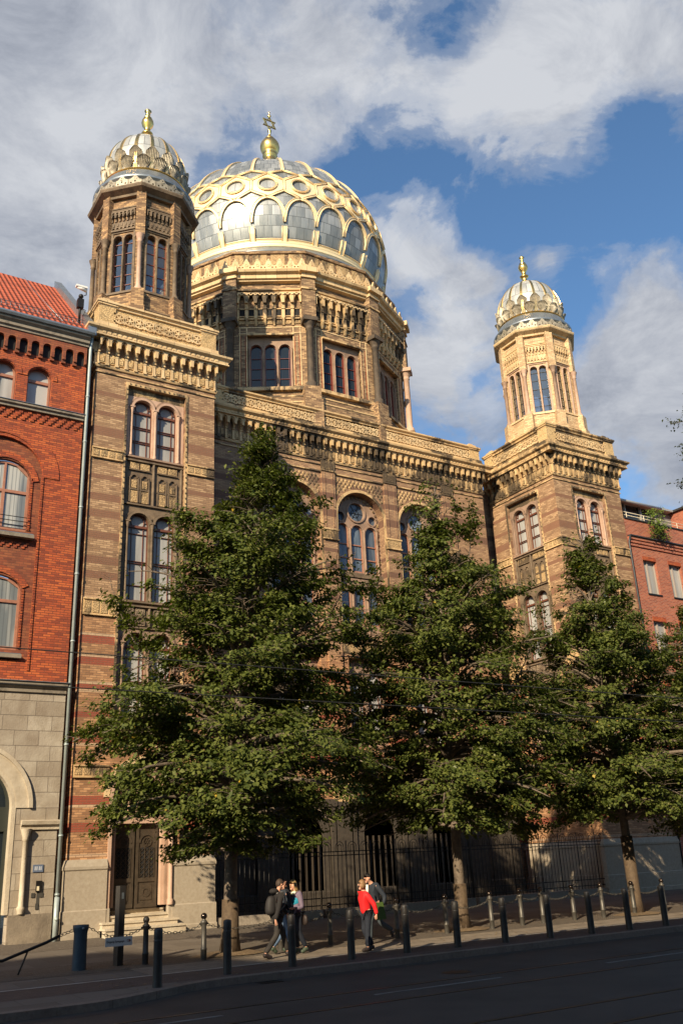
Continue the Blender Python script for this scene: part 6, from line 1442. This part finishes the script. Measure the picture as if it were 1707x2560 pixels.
# man with the backpack, striding to the right
R1, P1, H1 = person((11.66, 21.95), .0, 'person in dark hooded jacket and dark trousers striding right with a black backpack', 1.80, dict(hip=(0.02, 0, .93), chest=(.05, 0, 1.30), neck=(.06, 0, 1.47), head=(.12, 0, 1.60),
    knee_r=(-.04, -.09, .50), ankle_r=(-.36, -.09, .11), toe_r=(-.21, -.09, .03), knee_l=(.22, .09, .53), ankle_l=(.34, .09, .10), toe_l=(.50, .09, .05), elbow_r=(-.06, -.24, 1.08), wrist_r=(-.16, -.26, .84), elbow_l=(.24, .24, 1.12), wrist_l=(.42, .2, .93)),
    dict(trousers=M['grycloth'], top=M['darkcloth'], shoes=M['shoeb'], tophem=-.05))
hair(R1, H1, plain('dark_brown_hair', (.05,.03,.02), .7))
gm = MB(); gm.tube([H1(.06, -.085, .04), H1(.095, -.05, .04), H1(.105, 0, .045), H1(.095, .05, .04)], .006, 5); build('glasses', gm, M['iron'], R1)
hm = MB(); hm.ball(P1(-.05, 0, 1.47), .12, 14, 10, sz=.6); build('hood', hm, M['darkcloth'], R1)
bp_ = empty('backpack', P1(-.17, 0, 1.0), 'black backpack on the back of the man striding right', 'backpack')
skinned('bag', [[(-.13, 0, .93, (.13, .15)), (-.15, 0, 1.08, (.14, .16)), (-.13, 0, 1.25, (.12, .15)), (-.10, 0, 1.38, (.08, .1))]], plain('black_nylon', (.02,.017,.017), .7), bp_, P1)
sm = MB()
for sd in (-1, 1): sm.tube([P1(-.04, sd*.11, 1.42), P1(.10, sd*.13, 1.45), P1(.18, sd*.13, 1.35), P1(.17, sd*.14, 1.15), P1(0, sd*.17, 1.02)], .014, 6)
build('strap', sm, plain('grey_strap', (.16,.15,.15), .7), bp_)
# bald man in light jeans behind him, walking left
R2, P2, H2 = person((12.15, 22.55), .15, 'bald person in black jacket and light blue jeans behind the backpack wearer', 1.82, dict(hip=(0.02, 0, .93), chest=(.03, 0, 1.31), neck=(.03, 0, 1.48), head=(.07, 0, 1.61),
    knee_r=(.14, -.09, .52), ankle_r=(.0, -.09, .13), toe_r=(.13, -.09, .04), knee_l=(.10, .09, .50), ankle_l=(-.24, .09, .16), toe_l=(-.13, .09, .05), elbow_r=(.06, -.25, 1.08), wrist_r=(.2, -.2, .9), elbow_l=(-.05, .24, 1.08), wrist_l=(.02, .24, .84)),
    dict(trousers=M['denim'], top=M['navy'], shoes=M['shoeg'], tophem=-.03))
cm = MB(); cm.tube([P2(.16, -.03, 1.42), P2(.175, -.03, 1.25), P2(.17, -.03, 1.12)], .035, 6); build('shirt', cm, M['cream'], R2)
# blonde woman in teal and cream jacket, facing left
R3, P3, H3 = person((12.45, 22.38), pi+.12, 'person with long blonde hair, cream collar and teal jacket walking left', 1.76, dict(hip=(-.02, 0, .92), chest=(-.02, 0, 1.30), neck=(.0, 0, 1.46), head=(.06, 0, 1.59),
    knee_r=(-.02, -.09, .50), ankle_r=(-.12, -.09, .10), toe_r=(.02, -.09, .03), knee_l=(-.02, .09, .50), ankle_l=(-.24, .09, .12), toe_l=(-.12, .09, .03), elbow_r=(-.03, -.22, 1.06), wrist_r=(.18, -.12, 1.04), hand_r=(.24, -.1, 1.03), elbow_l=(-.03, .25, 1.06), wrist_l=(.17, .18, 1.06), hand_l=(.23, .16, 1.06)),
    dict(trousers=M['denimd'], top=M['lilac'], shoes=M['shoeg'], tophem=-.02, hem=.055))
hair(R3, H3, plain('blonde_hair', (.42,.27,.11), .6), 'long')
skinned('vest', [[(-.02, 0, 1.08, (.145, .16)), (-.02, 0, 1.22, (.15, .185)), (-.02, 0, 1.34, (.15, .19))]], M['teal'], R3, P3)
skinned('collar', [[(-.02, 0, 1.385, (.12, .165)), (.0, 0, 1.43, (.105, .12)), (.01, 0, 1.47, (.085, .09))]], M['cream'], R3, P3)
bg_ = empty('shoulder_bag', P3(-.2, .1, .8), 'dark shoulder bag hanging behind the blonde person in the teal jacket', 'bag')
skinned('bag', [[(-.2, .12, .62, (.05, .10)), (-.2, .12, .75, (.07, .14)), (-.19, .12, .9, (.06, .12))]], M['shoeb'], bg_, P3)
sm = MB(); sm.tube([P3(-.2, .12, .92), P3(-.16, .13, 1.2), P3(-.05, .14, 1.46), P3(.1, .1, 1.4), P3(.13, -.1, 1.1)], .012, 5); build('strap', sm, M['lilac'], bg_)
# woman in red walking left
R4, P4, H4 = person((13.98, 21.4), pi-.1, 'person in bright red sweater and dark jeans walking left', 1.70, dict(hip=(.0, 0, .95), chest=(.06, 0, 1.30), neck=(.05, 0, 1.47), head=(.10, 0, 1.60), face=-.3,
    knee_r=(.05, -.09, .50), ankle_r=(-.18, -.09, .11), toe_r=(-.05, -.09, .03), knee_l=(.04, .09, .50), ankle_l=(.05, .09, .09), toe_l=(.19, .09, .03), elbow_r=(-.10, -.22, 1.10), wrist_r=(-.13, -.2, .88), elbow_l=(-.12, .25, 1.10), wrist_l=(-.16, .27, .88)),
    dict(trousers=M['denimd'], top=M['redc'], shoes=M['shoeb'], tophem=-.02, hem=.07))
hair(R4, H4, plain('light_brown_hair', (.24,.13,.055), .6), 'bob')
# man in navy jacket behind her, walking left, left leg trailing
R5, P5, H5 = person((15.1, 22.6), pi-.0, 'person in navy jacket and grey-blue jeans walking left behind the red sweater', 1.84, dict(hip=(.02, 0, .94), chest=(.08, 0, 1.32), neck=(.15, 0, 1.46), head=(.25, 0, 1.56), face=.3,
    knee_r=(.16, -.09, .52), ankle_r=(.18, -.09, .10), toe_r=(.32, -.09, .03), knee_l=(-.03, .09, .50), ankle_l=(-.40, .09, .28), toe_l=(-.38, .09, .14), elbow_r=(.02, -.28, 1.12), wrist_r=(.14, -.28, .92), elbow_l=(-.10, .27, 1.10), wrist_l=(.0, .27, .9)),
    dict(trousers=M['denimg'], top=M['navy'], shoes=M['shoeb'], tophem=-.06))
hair(R5, H5, plain('black_hair', (.02,.015,.012), .7))
sm = MB(); sm.tube([P5(.25, -.03, 1.42), P5(.24, -.03, 1.3), P5(.23, -.03, 1.18)], .045, 6); build('shirt', sm, M['white'], R5)
gb_ = empty('green_bag', P5(.05, .3, .75), 'dark olive green shopping bag between the red sweater and the navy jacket', 'bag')
m = MB(); q = [P5(.0, .33, .60), P5(.24, .33, .58), P5(.22, .33, .98), P5(.04, .33, 1.0)]; q2 = [P5(.0, .43, .60), P5(.24, .43, .58), P5(.22, .36, .98), P5(.04, .36, 1.0)]
m.add(q+q2, [(0, 1, 2, 3), (7, 6, 5, 4), (0, 4, 5, 1), (1, 5, 6, 2), (2, 6, 7, 3), (3, 7, 4, 0)]); build('bag', m, plain('olive_green_fabric', (.05,.09,.012), .8), gb_)
m = MB(); m.tube([P5(.06, .345, 1.0), P5(.1, .345, 1.14), P5(.18, .345, 1.14), P5(.2, .345, .98)], .01, 5); build('handle', m, M['iron'], gb_)
m = MB(); m.ball((11.6, 15.4, -.12), .001) if False else None
